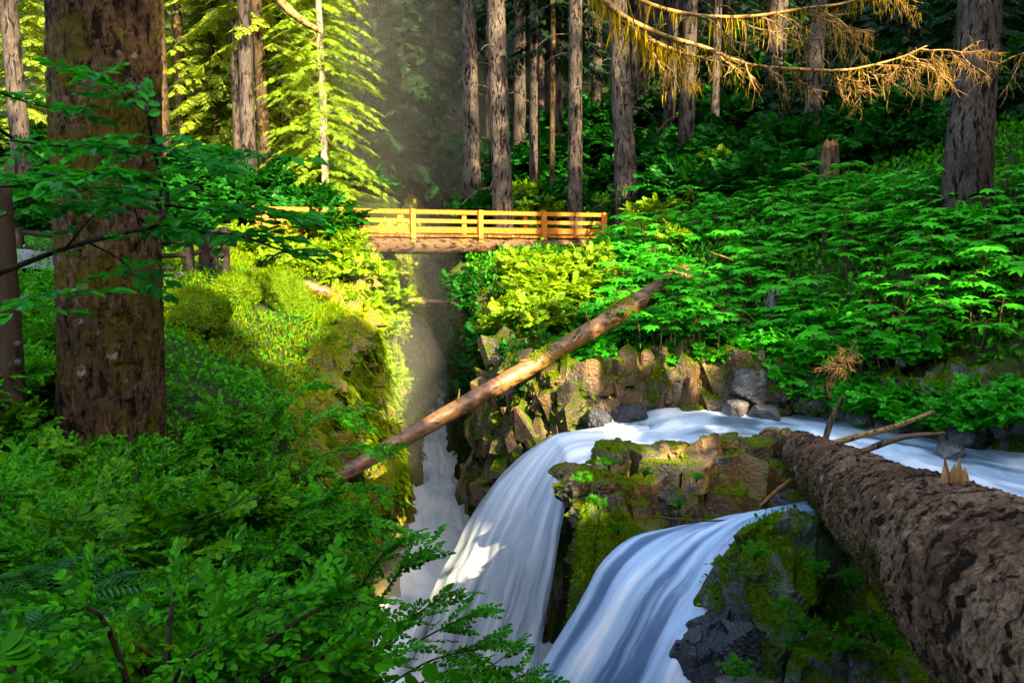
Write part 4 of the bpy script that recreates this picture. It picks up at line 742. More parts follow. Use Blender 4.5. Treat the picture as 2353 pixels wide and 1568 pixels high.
def ctree(name, label, px0, pyb, Yd, wpx, h, bark, seed, px_top=None, z0=9, rad=3.2, nb=46, per=8, fl=1.1, leafmat='conifer', group=None, temps=None, cat='tree'):
    """tree by the pixel of its foot, its distance and its width in the photo; px_top: where it leaves the frame's top"""
    x = (px0 - 1176) / FPX * Yd * .985; r = wpx / 2 / FPX * Yd * .96; zb = hz(x, Yd)
    lean = 0
    if px_top is not None:
        zt = W(px0, 0, Yd)[2]; lean = ((px_top - px0) / FPX * Yd) / max(zt - zb, 2) * h
    root = empty(name, (x, Yd, zb - .25), label, cat, group)
    V, Fs = trunk_mesh((0, 0, 0), (lean, 0, h), r, h, seed, 18, 30, .28); mk('trunk', V, Fs, M[bark], root)
    if wpx >= 20 and leafmat == 'conifer':
        rd = np.random.default_rng(seed + 5)
        for q in range(9):
            zz = rd.uniform(2.5, 11.5); az = rd.uniform(0, 6.28); L_ = rd.uniform(.5, 1.9); d_ = np.array([math.cos(az), math.sin(az), 0]); p_ = np.array([lean * zz / h, 0, zz]) + d_ * r * .6
            mk('dead_branch', *tube(np.array([p_, p_ + d_ * L_ * .5 + [0, 0, -.08 * L_], p_ + d_ * L_ + [0, 0, -.45 * L_]]), [.035, .022, .006], 4, 7, .3, q), M[bark], root)
    if nb:
        f = crown_mesh(h + .3, z0 - zb, rad, seed, temps or FRW, nb, per, fl, (x, Yd, zb), (lean, 0), filt=leafmat == 'conifer')
        if f: f.build('crown', M[leafmat], root, smooth=False)
    return root
# right-hand trees
ctree('conifer_tree', 'furrowed grey-brown trunk at far right behind the mossy branch tips', 2222, 500, 20.5, 104, 34, 'greybark', 301, 2222, 9, 4.2, 60, 9, 1.3)
ctree('conifer_tree', 'grey trunk with a torn bark strip just right of the mist', 1158, 470, 36.5, 50, 36, 'greybark', 302, 1140, 12, 3.6, 50, 8, 1.2)
ctree('conifer_tree', 'straight grey trunk rising behind the right end of the bridge', 1322, 480, 37, 37, 34, 'greybark', 303, 1318, 12, 3.2, 50, 8, 1.2)
ctree('conifer_tree', 'leaning grey trunk where the mossy branches begin', 1447, 455, 36, 54, 36, 'greybark', 304, 1412, 12, 3.6, 50, 8, 1.2)
ctree('conifer_tree', 'brown trunk in the mist left of the torn grey trunk', 1085, 480, 41, 44, 36, 'greybark', 305, 1078, 11, 3.6, 50, 8, 1.2)
ctree('conifer_tree', 'slim grey trunk above the broken brown snag', 1857, 350, 33, 40, 34, 'greybark', 306, 1862, 12, 3.2, 46, 8, 1.2)
ctree('conifer_tree', 'dark trunk pair, right one, beside the leaning grey trunk', 1573, 340, 42, 38, 36, 'darkbark', 307, 1575, 13, 3.4, 46, 8, 1.2)
ctree('conifer_tree', 'dark trunk pair, left one, beside the leaning grey trunk', 1533, 310, 46, 30, 36, 'darkbark', 308, 1536, 13, 3.2, 46, 8, 1.2)
ctree('conifer_tree', 'slim grey trunk right of the dark trunk pair', 1637, 310, 43, 22, 32, 'greybark', 309, 1636, 13, 2.6, 40, 8, 1.1)
ctree('conifer_tree', 'dark trunk with mossy drooping boughs right of the torn grey trunk', 1228, 420, 42, 26, 33, 'darkbark', 310, 1226, 7.5, 3.0, 56, 8, 1.2)
ctree('conifer_tree', 'thin mossy trunk between the two straight grey trunks', 1268, 430, 41, 14, 26, 'goldbark', 311, 1268, 7, 2.4, 50, 8, 1.0)
ctree('conifer_tree', 'broad dark trunk in the shade behind the mossy branches', 1768, 260, 45, 40, 36, 'darkbark', 312, 1765, 13, 3.4, 46, 8, 1.2)
# left-hand trees
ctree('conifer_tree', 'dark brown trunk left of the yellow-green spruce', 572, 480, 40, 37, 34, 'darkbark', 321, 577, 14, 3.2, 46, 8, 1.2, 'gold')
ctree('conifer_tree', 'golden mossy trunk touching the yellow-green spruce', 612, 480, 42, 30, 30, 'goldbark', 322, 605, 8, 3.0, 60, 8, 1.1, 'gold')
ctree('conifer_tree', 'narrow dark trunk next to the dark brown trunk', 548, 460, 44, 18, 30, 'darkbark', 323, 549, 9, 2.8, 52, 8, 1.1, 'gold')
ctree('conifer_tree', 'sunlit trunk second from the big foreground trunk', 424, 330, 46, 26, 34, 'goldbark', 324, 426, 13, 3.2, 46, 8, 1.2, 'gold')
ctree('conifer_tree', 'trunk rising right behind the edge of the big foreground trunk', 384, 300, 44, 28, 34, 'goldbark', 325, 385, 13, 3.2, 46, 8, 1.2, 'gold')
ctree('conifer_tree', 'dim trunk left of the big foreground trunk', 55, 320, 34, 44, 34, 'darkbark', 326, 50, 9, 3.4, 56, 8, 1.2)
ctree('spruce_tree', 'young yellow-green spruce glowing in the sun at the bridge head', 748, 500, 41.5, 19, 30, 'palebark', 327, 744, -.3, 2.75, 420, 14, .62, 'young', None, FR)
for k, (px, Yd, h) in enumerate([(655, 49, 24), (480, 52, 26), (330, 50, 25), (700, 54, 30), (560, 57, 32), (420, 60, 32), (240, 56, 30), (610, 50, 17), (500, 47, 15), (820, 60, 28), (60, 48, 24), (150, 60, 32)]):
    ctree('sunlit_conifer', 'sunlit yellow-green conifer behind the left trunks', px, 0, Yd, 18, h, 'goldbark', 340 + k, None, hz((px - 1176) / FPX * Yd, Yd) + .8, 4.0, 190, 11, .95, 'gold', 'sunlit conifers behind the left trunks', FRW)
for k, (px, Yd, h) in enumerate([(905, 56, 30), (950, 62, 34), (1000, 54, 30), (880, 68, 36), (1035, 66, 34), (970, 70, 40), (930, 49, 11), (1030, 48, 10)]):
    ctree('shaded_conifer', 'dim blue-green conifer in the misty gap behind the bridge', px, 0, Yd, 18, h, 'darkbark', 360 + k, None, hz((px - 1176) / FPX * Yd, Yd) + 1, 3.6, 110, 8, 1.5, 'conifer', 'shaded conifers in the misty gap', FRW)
# many dark stems deep in the right-hand wood
proto = ctree('forest_tree', 'dark trunk deep in the shaded wood on the right', 1480, 0, 58, 26, 36, 'darkbark', 380, None, 16, 3.4, 60, 7, 1.5, 'conifer', 'dark trunks deep in the right-hand wood')
def s_deep(r):
    px = r.uniform(1120, 2420); y = r.uniform(48, 78); return (px - 1176) / FPX * y * .99, y
for k, (x, y) in enumerate(poisson(s_deep, 58, 1.6, 12)):
    copy_tree(proto, (x, y, hz(x, y) - .3), k * 1.1, (.8 + (k % 5) * .12, .8 + (k % 5) * .12, 1 + .1 * (k % 3)))
sap = []
for k in range(3):
    root = empty('hemlock_sapling', (0, 0, 0), 'dark young hemlock under the tall trunks on the right slope', 'tree', 'young hemlocks on the right slope'); V, Fs = trunk_mesh((0, 0, 0), (0, 0, 5), .06, 5, k, 6, 8, .2); mk('trunk', V, Fs, M['darkbark'], root)
    crown_mesh(5.2, .3, 1.7, 390 + k, FR, 70, 10, .6, (0, 0, 0), filt=False).build('crown', M['conifer'], root, smooth=False); sap.append(root)
def s_sap(r):
    px = r.uniform(1480, 2420); y = r.uniform(37, 58) if px < 2080 else r.uniform(26, 52); x = (px - 1176) / FPX * y * .99; py = proj([x, y, hz(x, y)])[1][0]
    return (x, y) if py < np.interp(px, [1400, 1800, 2400], [470, 440, 480]) else None
scatter(sap, poisson(s_sap, 40, 1.5, 13), None, None, .6, 1.3, -.1, 13)

# unseen shade trees, heights and crown gaps shaped for the sun patches: the wood goes on behind and to the right of the viewpoint
k = 0; r_ = np.random.default_rng(77)
for pr in np.arange(-9, 46, 4.2):
    for a in (-36, -27, -18, -9, 0, 9):
        p_, a_ = pr + r_.uniform(-1.2, 1.2), a + r_.uniform(-2, 2); x = p_ * .8486 - a_ * .529; y = p_ * .529 + a_ * .8486
        if y > -4 and x < .62 * max(y, 0) + 6.5: continue
        if x * x + y * y < 90: continue
        reach = 16 if p_ < 18 else 34
        h = np.clip((reach - a_) * math.tan(EL) * r_.uniform(.95, 1.1), 9, 36)
        tree('conifer_tree', 'tall conifer standing outside the picture behind the viewpoint', x, y, .4, h + 3, 'darkbark', 500 + k, None, 'conifer', 'conifers behind the viewpoint', seg=8)
        root = bpy.context.scene.objects[-1] if False else None
        loc = (x, y, hz(x, y) - .25); f = crown_mesh(h + 3, 2.5, 4.6, 500 + k, FRW, 110, 9, 2.3, loc)
        tr = [o for o in COL.objects if o.parent is None and abs(o.location.x - x) < 1e-4 and abs(o.location.y - y) < 1e-4][-1]
        if f: f.build('crown', M['conifer'], tr, smooth=False)
        k += 1

# big foreground trunk
def plates(cu, ct, amp, seed):
    def f(u, th, rr):
        P = np.c_[np.cos(th) * rr / ct, np.sin(th) * rr / ct, u / cu]
        return amp * (blocks(P + .4 * fbm(P * .7, seed + 5, 2)[:, None], seed, .55, .8) + .5 * blocks(P * 2.3, seed + 9, .5, .6) + .5 * fbm(P * 3, seed + 2, 3))
    return f
b = W(258, 1095, 9.0); tp = W(236, -60, 9.0); top = b + (tp - b) * 4.5
t = np.linspace(0, 1, 60) ** 1.0; main = np.concatenate([np.linspace(b - np.array([0, 0, .5]), tp, 300), np.linspace(tp, top, 40)[1:]])
rad = np.interp(main[:, 2], [b[2] - .5, b[2], b[2] + .5, b[2] + 2.2, tp[2], top[2]], [.70, .60, .515, .495, .515, .3])
root = empty('conifer_tree', b, 'massive dark scaly trunk in the left foreground behind the leafy branch', 'tree')
V, Fs = tube(main - b, rad, 150, None, .05, 3, True, plates(.15, .065, .024, 5)); mk('trunk', V, Fs, M['bigbark'], root)
f = crown_mesh(26, 11.5, 5, 610, FRW, 150, 9, 2.0, b); f.build('crown', M['conifer'], root, smooth=False)

# ------------------------------------------------------------------ logs
A0, A1 = W(1838, 1040, 15.0), W(2345, 1400, 5.0); dv = A1 - A0
ax = [A0 - dv * .02 + np.array([0, 0, .03]), A0 + dv * .3, A0 + dv * .65, A1, A1 + dv * .38]
root = empty('fallen_log', A0, 'huge brown flaky-barked log slanting in from the right edge', 'log')
V, Fs = tube(np.array(ax) - A0, [.33, .43, .52, .63, .70], 170, 460, .07, 9, True, plates(.12, .07, .034, 15)); mk('trunk', V, Fs, M['logbark'], root)
LOGP = V[:-2]
T = norm(dv); sd = norm(np.cross(T, [0, 0, 1.])); up = np.cross(sd, T)
mb = MB(); r_ = np.random.default_rng(3)
for k in range(26):                                   # splintered far end
    a = r_.uniform(0, 6.28); q = A0 + (sd * math.cos(a) + up * math.sin(a)) * r_.uniform(.08, .30) - A0; ln = r_.uniform(.12, .34)
    mb.add(*tube(np.array([q + T * .05, q - T * ln * .5, q - T * ln + r_.normal(size=3) * .03]), [.05, .035, .004], 5, 5))
mb.build('splinters', M['heart'], root)
def stick(parent, mat, pts, rads, name='branch', seg=7, n=24, wob=.2, seed=1, org=A0):
    V, Fs = tube(np.array(pts) - org, rads, seg, n, wob, seed); return mk(name, V, Fs, M[mat], parent)
stick(root, 'twig', [W(1890, 1025, 14.4), W(1960, 1005, 14.4), W(2060, 978, 14.3), W(2146, 944, 14.2)], [.06, .055, .045, .03], seed=1)
stick(root, 'snag', [W(1945, 1055, 13.2), W(2010, 1025, 13.3), W(2080, 1003, 13.3), W(2170, 994, 13.3)], [.055, .05, .045, .025], seed=2)
stick(root, 'snag', [W(1892, 1025, 14.4), W(1905, 975, 14.4), W(1922, 940, 14.4), W(1938, 908, 14.4)], [.055, .05, .04, .03], seed=3)
tt = np.linspace(.2, .95, 200); pc = A0 + dv * tt[:, None]; rr_ = np.interp(tt, [0, .3, .65, 1], [.43, .43, .52, .63]); pt = pc + up * (rr_ * .97)[:, None]; k0 = int(np.argmin(abs(proj(pt)[0] - 2190))); b0 = pt[k0]
mb = MB(); r_ = np.random.default_rng(9)
for k in range(6):                                    # broken stub on the near part
    p = b0 + sd * (k - 2.5) * .028 + T * r_.uniform(-.03, .03) - up * .03; mb.add(*tube(np.array([p, p + up * .09, p + up * r_.uniform(.13, .24) + sd * r_.uniform(-.02, .02)]) - A0, [.032, .028, .006], 5, 6))
mb.build('broken_stub', M['heart'], root)
for k, (px, py, Yd, ex, ey) in enumerate([(1905, 1248, 10.6, -45, -8), (1915, 1222, 10.8, -40, 0), (1935, 1320, 9.7, -35, 5), (1850, 1095, 13.6, -45, -5)]):
    stick(root, 'snag', [W(px + 25, py - 10, Yd), W(px, py, Yd), W(px + ex, py + ey, Yd)], [.08, .07, .055] if k < 2 else [.04, .035, .02], 'broken_branch', 8, 12, .35, 20 + k)
o = mk('broken_branch', *tube(np.array([W(1745, 1162, 13.2), W(1780, 1130, 13.4), W(1822, 1098, 13.6)]) - W(1745, 1162, 13.2), [.02, .035, .045], 7, 14, .3, 4), M['heart']); o.location = W(1745, 1162, 13.2)
tag(o, 'bright orange broken branch propped below the far end of the log', 'branch')
o = mk('driftwood_pole', *tube(np.array([W(1815, 1000, 14.9), W(1770, 985, 15.2), W(1745, 995, 15.4)]) - W(1815, 1000, 14.9), [.05, .045, .02], 7, 12, .3, 5), M['twig']); o.location = W(1815, 1000, 14.9)
tag(o, 'short bleached stick on the rock island beside the log end', 'stick')
q = [W(1500, 1185, 12.4), W(1600, 1195, 12.3), W(1700, 1190, 12.4), W(1750, 1165, 12.8)]
o = mk('thin_stick', *tube(np.array(q) - q[0], [.012, .014, .014, .01], 5, 20, .3, 6), M['stem']); o.location = q[0]; tag(o, 'thin reddish stick caught across the head of the near chute', 'stick')
c_ = (LOGP - np.array([0, 0, 0])); nn = norm(c_ - np.repeat(c_.reshape(460, 170, 3).mean(1), 170, 0)); r_ = np.random.default_rng(55); i_ = r_.integers(0, len(c_), 30000); kk = (nn[i_] @ sd * np.sign(-sd[0]) * 1.0 - nn[i_][:, 2] * .6 + fbm((c_[i_]) * 1.2, 5, 3) * 1.6 > 1.05); i_ = i_[kk]
f = MB(); stamp(f, [kite(1, .25)], norm(nn[i_] * .5 + np.array([0, 0, -.5]) + r_.normal(size=(len(i_), 3)) * .3), nn[i_], c_[i_], r_.uniform(.02, .07, len(i_)), r_); f.build('moss', M['dullmoss'], root, False)
# slim diagonal log across the gorge
D0, D1 = W(765, 1100, 16.0), W(1575, 628, 20.8)
root = empty('fallen_log', D0, 'slim straight log slanting across the gorge, sunlit and half mossy', 'log')
V, Fs = tube(np.array([D0, D0 + (D1 - D0) * .5 + np.array([0, 0, -.05]), D1]) - D0, [.145, .185, .24], 28, 190, .14, 12); mk('trunk', V, Fs, M['mosslog'], root)
for k in range(10):
    t = r_.uniform(.1, .9); p = D0 + (D1 - D0) * t - D0; d = np.array([r_.normal() * .3, r_.normal() * .3 - .5, r_.normal() * .6 + .2]); mk('branch_stub', *tube(np.array([p, p + norm(d) * (.22 + .12 * t) * 1.1, p + norm(d) * (.42 + .1 * t)]), [.03, .025, .01], 5, 5), M['twig'], root)
t_ = r_.uniform(.42, 1, 5200); a_ = r_.uniform(-1.2, 1.2, 5200); Tl = norm(D1 - D0); sl1 = norm(np.cross(Tl, [0, 0, 1.])); ul1 = np.cross(sl1, Tl); rl = np.interp(t_, [0, .5, 1], [.145, .185, .24])
P = (D1 - D0) * t_[:, None] + np.array([0, 0, -.05]) * np.interp(t_, [0, .5, 1], [0, 1, 0])[:, None] + (sl1 * np.sin(a_)[:, None] + ul1 * np.cos(a_)[:, None]) * rl[:, None]; kk = fbm((P + D0) * 1.3, 3, 3) > .25 - .5 * t_
f = MB(); stamp(f, [kite(1, .3)], norm(r_.normal(size=(kk.sum(), 3)) * .6 + ul1 * .6), unit(kk.sum(), r_), P[kk], r_.uniform(.03, .08, kk.sum()), r_); f.build('moss', M['mossy'], root, False)
# log spanning the gorge under the bridge
q = [W(840, 680, 31), W(930, 688, 31.3), W(1020, 696, 31.6), W(1075, 700, 32)]
o = mk('fallen_log', *tube(np.array(q) - q[0], [.13, .12, .10, .08], 10, 30, .2, 7), M['mosslog']); o.location = q[0]; tag(o, 'small yellow mossy log wedged across the gorge under the bridge', 'log')
q = [W(690, 655, 25), W(730, 665, 25), W(770, 690, 25.2), W(790, 760, 25.4)]
o = mk('mossy_root', *tube(np.array(q) - q[0], [.16, .18, .15, .08], 10, 30, .25, 8), M['mosslog']); o.location = q[0]; tag(o, 'dark bent root over the moss mound on the left rim', 'root')
# broken snags
def snag(name, px, pyt, pyb, Yd, wpx, mat, label, seed, tilt=0):
    b, tp = W(px, pyb, Yd), W(px + tilt, pyt, Yd); rr = wpx / 2 / FPX * Yd; root = empty(name, b, label, 'snag'); h = tp[2] - b[2]
    V, Fs = tube(np.array([b - np.array([0, 0, .6]), b, b + (tp - b) * .6, tp]) - b, [rr * 1.1, rr * 1.05, rr, rr * .86], 22, 40, .16, seed); mk('trunk', V, Fs, M[mat], root)
    mb = MB(); r = np.random.default_rng(seed)
    for k in range(14):
        a = r.uniform(0, 6.28); q = tp - b + np.array([math.cos(a), math.sin(a), 0]) * rr * r.uniform(.2, .8); mb.add(*tube(np.array([q - np.array([0, 0, .1]), q + np.array([0, 0, r.uniform(.1, .5) * h * .25])]), [rr * .28, rr * .05], 5, 4))
    mb.build('splintered_top', M['heart'] if mat == 'snag' else M[mat], root)
snag('broken_snag', 1903, 335, 470, 27.5, 42, 'snag', 'broken brown snag with a splintered top on the dark slope', 31, 4)
snag('dead_stump', 1772, 672, 800, 21, 34, 'greysnag', 'pale grey rotten stump among the broad-leaved plants', 32, 4)
q = [W(2068, 835, 17.2), W(2100, 800, 17.5), W(2140, 765, 17.8)]
o = mk('dead_log', *tube(np.array(q) - q[0], [.10, .15, .15], 12, 24, .2, 9), M['greysnag']); o.location = q[0]; tag(o, 'short grey dead log end poking out of the plants above the river', 'log')

# ------------------------------------------------------------------ mossy branches, upper right, and the dead root tuft
def twiggy(mb, moss, p, d, ln, rad, r, depth, hang=.5, mossy=.8):
    n = 7; q = [p]; dd = d.copy()
    for k in range(n - 1):
        dd = norm(dd + r.normal(size=3) * .16 + np.array([0, 0, -.05])); q.append(q[-1] + dd * ln / (n - 1))
    q = np.array(q); mb.add(*tube(q, np.linspace(rad, rad * .35, n), 4, None, caps=False))
    for k in range(n - 1):
        if r.uniform() < mossy:
            m = r.integers(1, 4)
            for z in range(m):
                pp = q[k] + (q[k + 1] - q[k]) * r.uniform(); moss.append((pp, hang * r.uniform(.25, 1)))
        if depth > 0 and k > 0:
            for s in range(2):
                if r.uniform() < .85:
                    v = norm(dd + norm(np.cross(dd, r.normal(size=3))) * 1.0 + np.array([0, 0, -.15])); twiggy(mb, moss, q[k], v, ln * r.uniform(.35, .6), rad * .5, r, depth - 1, hang * .7, mossy * .55)
def strands(pts, r, w=.22):
    P = np.array([a[0] for a in pts]); L = np.array([a[1] for a in pts]); n = len(P); d = norm(np.c_[r.normal(size=(n, 2)) * .16, -np.ones(n)]); u = norm(np.c_[r.normal(size=(n, 2)), np.zeros(n)]); P = P + np.c_[r.normal(size=(n, 2)) * .03, np.zeros(n)]; L = L * r.uniform(.35, 1.1, n)
    T = (np.array([[0, -w * .3, 0], [0, w * .3, 0], [.35, w * .5, .03], [.7, w * .25, 0], [1, 0, .02], [.6, -w * .2, .02], [.3, -w * .5, 0]]), [np.array([[0, 6, 5, 4, 3, 2, 1]])])
    f = MB(); stamp(f, [T], d, u, P, L, r); return f
def mossbranch(label, pts, rads, seed, twigs, hang=.35, name='mossy_branch', ln=.6, dens=70):
    r = np.random.default_rng(seed); Q = spline(pts, 60); o = Q[0].copy(); root = empty(name, o, label, 'branch'); mb = MB(); mo = []
    mb.add(*tube(Q - o, np.interp(np.linspace(0, 1, 60), np.linspace(0, 1, len(rads)), rads), 7, None, .25, seed)); tw = MB()
    for k in range(dens):
        t = r.uniform(.02, .95); mo.append((Q[int(t * 59)] - o, hang * r.uniform(.2, 1) * (1.3 - .8 * t)))
    for t, dep, l in twigs:
        i = int(t * 58); T = norm(Q[i + 1] - Q[i]); v = norm(T * .9 + np.array([r.normal() * .3, r.normal() * .5, r.uniform(-1.0, .25)])); twiggy(tw, mo, Q[i] - o, v, l * ln / .6, .011, r, dep, hang * .6)
    mb.build('limb', M['twig'], root); tw.build('twigs', M['twig'], root, False); strands(mo, r, .07).build('moss', M['drymoss'], root, False); return root
mossbranch('long lower mossy branch sweeping across to the far right trunk', [W(1330, -60, 10.6), W(1420, 30, 10.8), W(1520, 80, 11), W(1620, 110, 11), W(1720, 148, 11), W(1850, 160, 11), W(1950, 160, 11), W(2060, 135, 11), W(2130, 105, 11)], [.04, .034, .03, .026, .022, .019, .016, .012, .006], 1, [(t, 1, .5) for t in (.3, .42, .5, .56, .62)] + [(t, 2, .75) for t in (.72, .84, .94)] + [(t, 1, .7) for t in (.78, .9)] + [(.99, 2, .9)], .28, dens=210)
mossbranch('upper mossy branch running along the top edge of the picture', [W(1330, -80, 10.2), W(1480, 5, 10.4), W(1600, 35, 10.5), W(1720, 38, 10.6), W(1850, 20, 10.6), W(1950, 5, 10.6), W(2060, -40, 10.6)], [.03, .026, .022, .02, .018, .014, .008], 2, [(t, 1, .7) for t in (.35, .48, .55, .6)] + [(t, 2, .8) for t in (.66, .8)] + [(t, 1, .9) for t in (.73, .88)], .42, dens=160)
mossbranch('thick moss-hung branch draped beside the leaning grey trunk', [W(1360, -40, 11.4), W(1430, 45, 11.5), W(1490, 90, 11.5), W(1560, 120, 11.5), W(1610, 132, 11.5)], [.05, .045, .035, .025, .01], 3, [(t, 1, .6) for t in (.5, .62, .75, .9)], .55, dens=230)
mossbranch('thin bare mossy twig branch right of the far right trunk', [W(2420, 110, 12), W(2330, 130, 12), W(2270, 165, 12)], [.018, .012, .005], 4, [(.4, 1, .6), (.7, 1, .5)], .2, dens=20)
mossbranch('dead snapped branch hanging over the sunlit forest at the top', [W(600, -70, 14), W(650, 10, 14), W(690, 45, 14), W(738, 75, 14)], [.08, .075, .06, .03], 5, [(.9, 1, .25)], .08, 'dead_branch', dens=12)
r_ = np.random.default_rng(12); c0 = W(1905, 915, 15.0); root = empty('dead_root_tuft', c0, 'dry pale twig tuft standing above the log end', 'dead twigs'); mb = MB(); tw = MB(); mo = []
Q = spline([W(1905, 915, 15), W(1898, 885, 15), W(1925, 845, 15), W(1950, 815, 15)], 20); mb.add(*tube(Q - c0, np.linspace(.035, .02, 20), 7, None, .3, 1))
for k in range(26):
    v = norm(np.array([r_.normal(), r_.normal() * .6, r_.normal() * .8 + .1])); twiggy(tw, mo, Q[r_.integers(12, 20)] - c0, v, r_.uniform(.2, .45), .007, r_, 1, .1, .1)
mb.build('stem', M['goldbark'], root); tw.build('twigs', M['twig'], root, False)
root.location = c0

# ------------------------------------------------------------------ leafy branch, ferns, near leaves (left foreground)
c0 = W(-60, 650, 3.6); root = empty('leafy_branch', c0, 'leafy overhanging branch crossing in front of the massive trunk', 'branch'); br = MB(); D, U_, P_, S_ = [], [], [], []; r_ = np.random.default_rng(21)
for pts, Yd, w0, ns in [([(-60, 650), (150, 570), (300, 530), (360, 515), (385, 455), (362, 380), (345, 300), (330, 230), (300, 180)], 3.6, .013, 24), ([(360, 515), (450, 532), (540, 540), (620, 565), (680, 588)], 3.5, .008, 15), ([(378, 470), (470, 482), (540, 470), (600, 485), (640, 510)], 3.4, .007, 16),
                        ([(-60, 260), (60, 340), (150, 420), (190, 440)], 3.9, .010, 18), ([(345, 330), (430, 350), (500, 370), (590, 352)], 3.5, .005, 16), ([(350, 270), (270, 205), (200, 150)], 3.5, .005, 10), ([(-60, 310), (120, 335), (230, 335), (330, 360)], 3.7, .005, 18),
                        ([(-60, 430), (80, 425), (180, 405), (300, 405)], 3.4, .006, 18), ([(-60, 190), (60, 235), (150, 255)], 3.8, .005, 9), ([(-60, 720), (30, 690), (90, 680)], 3.0, .005, 7), ([(150, 570), (240, 470), (330, 440)], 3.7, .005, 14), ([(-60, 520), (60, 480), (170, 470)], 3.8, .005, 14), ([(200, 555), (280, 600), (330, 660)], 3.6, .004, 5)]:
    Q = spline([W(x, y, Yd + .25 * math.sin(k * 1.7)) for k, (x, y) in enumerate(pts)], 30); br.add(*tube(Q - c0, np.linspace(w0, w0 * .35, 30), 6, None, .15, 2))
    for t in r_.uniform(.12, 1, ns):
        i = min(int(t * 29), 28); T = norm(Q[i + 1] - Q[i]); a = r_.uniform(-1.2, 1.2); v = np.array([T[0] * math.cos(a) - T[1] * math.sin(a), T[0] * math.sin(a) + T[1] * math.cos(a), T[2] * .4 + r_.uniform(-.15, .2)])
        D.append(v); U_.append(norm(np.array([0, -.15, 1.]) + r_.normal(size=3) * .25)); P_.append(Q[i] - c0); S_.append(r_.uniform(.14, .25))
br.build('branch', M['darkstem'], root); f = MB(); stamp(f, BIGSPR, np.array(D), np.array(U_), np.array(P_), np.array(S_), r_); f.build('leaves', M['limb'], root, False)
def leafy(name, label, cat, Ylist, sk, spl, temps, lmat, smat, seed, ns, w0=.008):
    r = np.random.default_rng(seed); c0 = W(*sk[0][0], Ylist[0]); root = empty(name, c0, label, cat); br = MB(); D, U_, P_, S_ = [], [], [], []
    for pts, Yd in zip(sk, Ylist):
        Q = spline([W(x, y, Yd) for x, y in pts], 24); br.add(*tube(Q - c0, np.linspace(w0, w0 * .3, 24), 5, None, .15, 2))
        for t in r.uniform(.2, 1, ns):
            i = min(int(t * 23), 22); T = norm(Q[i + 1] - Q[i]); a = r.uniform(-1.1, 1.1); v = np.array([T[0] * math.cos(a) - T[1] * math.sin(a), T[0] * math.sin(a) + T[1] * math.cos(a), T[2] * .6 + r.uniform(-.15, .25)])
            D.append(v); U_.append(norm(np.array([0, -.2, 1.]) + r.normal(size=3) * .35)); P_.append(Q[i] - c0); S_.append(spl * r.uniform(.6, 1.25))
    br.build('stems', M[smat], root); f = MB(); stamp(f, temps, np.array(D), np.array(U_), np.array(P_), np.array(S_), r); f.build('leaves', M[lmat], root, False)
leafy('overhanging_bush', 'bush twigs reaching out over the white water at the bottom', 'bush', [5.0, 5.0, 5.2, 5.2, 4.8, 4.8, 5.4, 4.6], [[(780, 1560), (860, 1400), (920, 1310), (965, 1275)], [(800, 1560), (900, 1450), (970, 1400), (1025, 1365)], [(820, 1580), (950, 1480), (1040, 1430), (1115, 1395)], [(850, 1600), (980, 1520), (1090, 1490), (1140, 1470)], [(900, 1640), (1010, 1580), (1110, 1540), (1180, 1490)], [(880, 1620), (980, 1560), (1060, 1535), (1120, 1560)], [(760, 1480), (840, 1330), (890, 1260), (940, 1235)], [(960, 1660), (1080, 1600), (1160, 1570), (1215, 1540)]], .2, SPR, 'bush', 'darkstem', 61, 22)
leafy('overhanging_bush', 'thin leafy twigs in front of the lower end of the slim log', 'bush', [8.2, 8.2, 8.4, 8.6, 8.4, 8.0], [[(640, 1180), (720, 1060), (800, 1030), (880, 1040)], [(620, 1180), (700, 990), (760, 955), (820, 965)], [(600, 1150), (640, 960), (600, 880), (560, 850)], [(650, 1200), (760, 1130), (830, 1120), (890, 1135)], [(590, 1150), (610, 980), (680, 900), (740, 890)], [(640, 1250), (760, 1190), (830, 1195), (880, 1215)]], .3, SPR, 'bush', 'stem', 62, 18)
FERN = []
V0 = []
def fern_frond(n=19):
    parts = []
    for k in range(n):
        t = .08 + .9 * k / n; z = .45 * t - .62 * t * t
        for s in (1, -1):
            V, Fs = kite(.24 * math.sin(math.pi * min(.15 + t * .85, 1)) + .02, .032); Rm = rotz(s * R(72)) @ rotx(R(12 * s)); parts.append((V @ Rm.T + np.array([t, 0, z]), Fs))
    t = np.linspace(0, 1, 14); parts.append(tube(np.c_[t, t * 0, .45 * t - .62 * t * t], np.linspace(.006, .002, 14), 3, caps=False)); return join(parts)
FF = [fern_frond()]
for k, (px, py, Yd, lab) in enumerate([(130, 1440, 3.6, 'dark sword fern low in the left corner under the bushes'), (60, 1560, 3.2, 'sword fern fronds at the bottom left edge')]):
    p = W(px, py, Yd) + np.array([0, 0, .08]); root = empty('fern', p, lab, 'fern'); n = 9; a = np.linspace(0, 6.28, n, endpoint=False) + .3; f = MB()
    stamp(f, FF, np.c_[np.cos(a), np.sin(a), np.full(n, .15)], np.tile([0, 0, 1.], (n, 1)), np.tile([0, 0, .0], (n, 1)), r_.uniform(.4, .6, n), r_); f.build('fronds', M['fern'], root, False)
fp = empty('fern', (0, 0, -50), 'green sword fern', 'fern'); n = 10; a = np.linspace(0, 6.28, n, endpoint=False); f = MB()
stamp(f, FF, np.c_[np.cos(a), np.sin(a), np.full(n, .3)], np.tile([0, 0, 1.], (n, 1)), np.tile([0, 0, .0], (n, 1)), r_.uniform(.5, .8, n), r_); f.build('fronds', M['fern'], fp, False)
scatter([fp], poisson(s_club, 34, .9, 18), 'green sword fern among the broad-leaved plants on the right hillside', 'sword ferns on the right hillside', .7, 1.2, .05, 18)
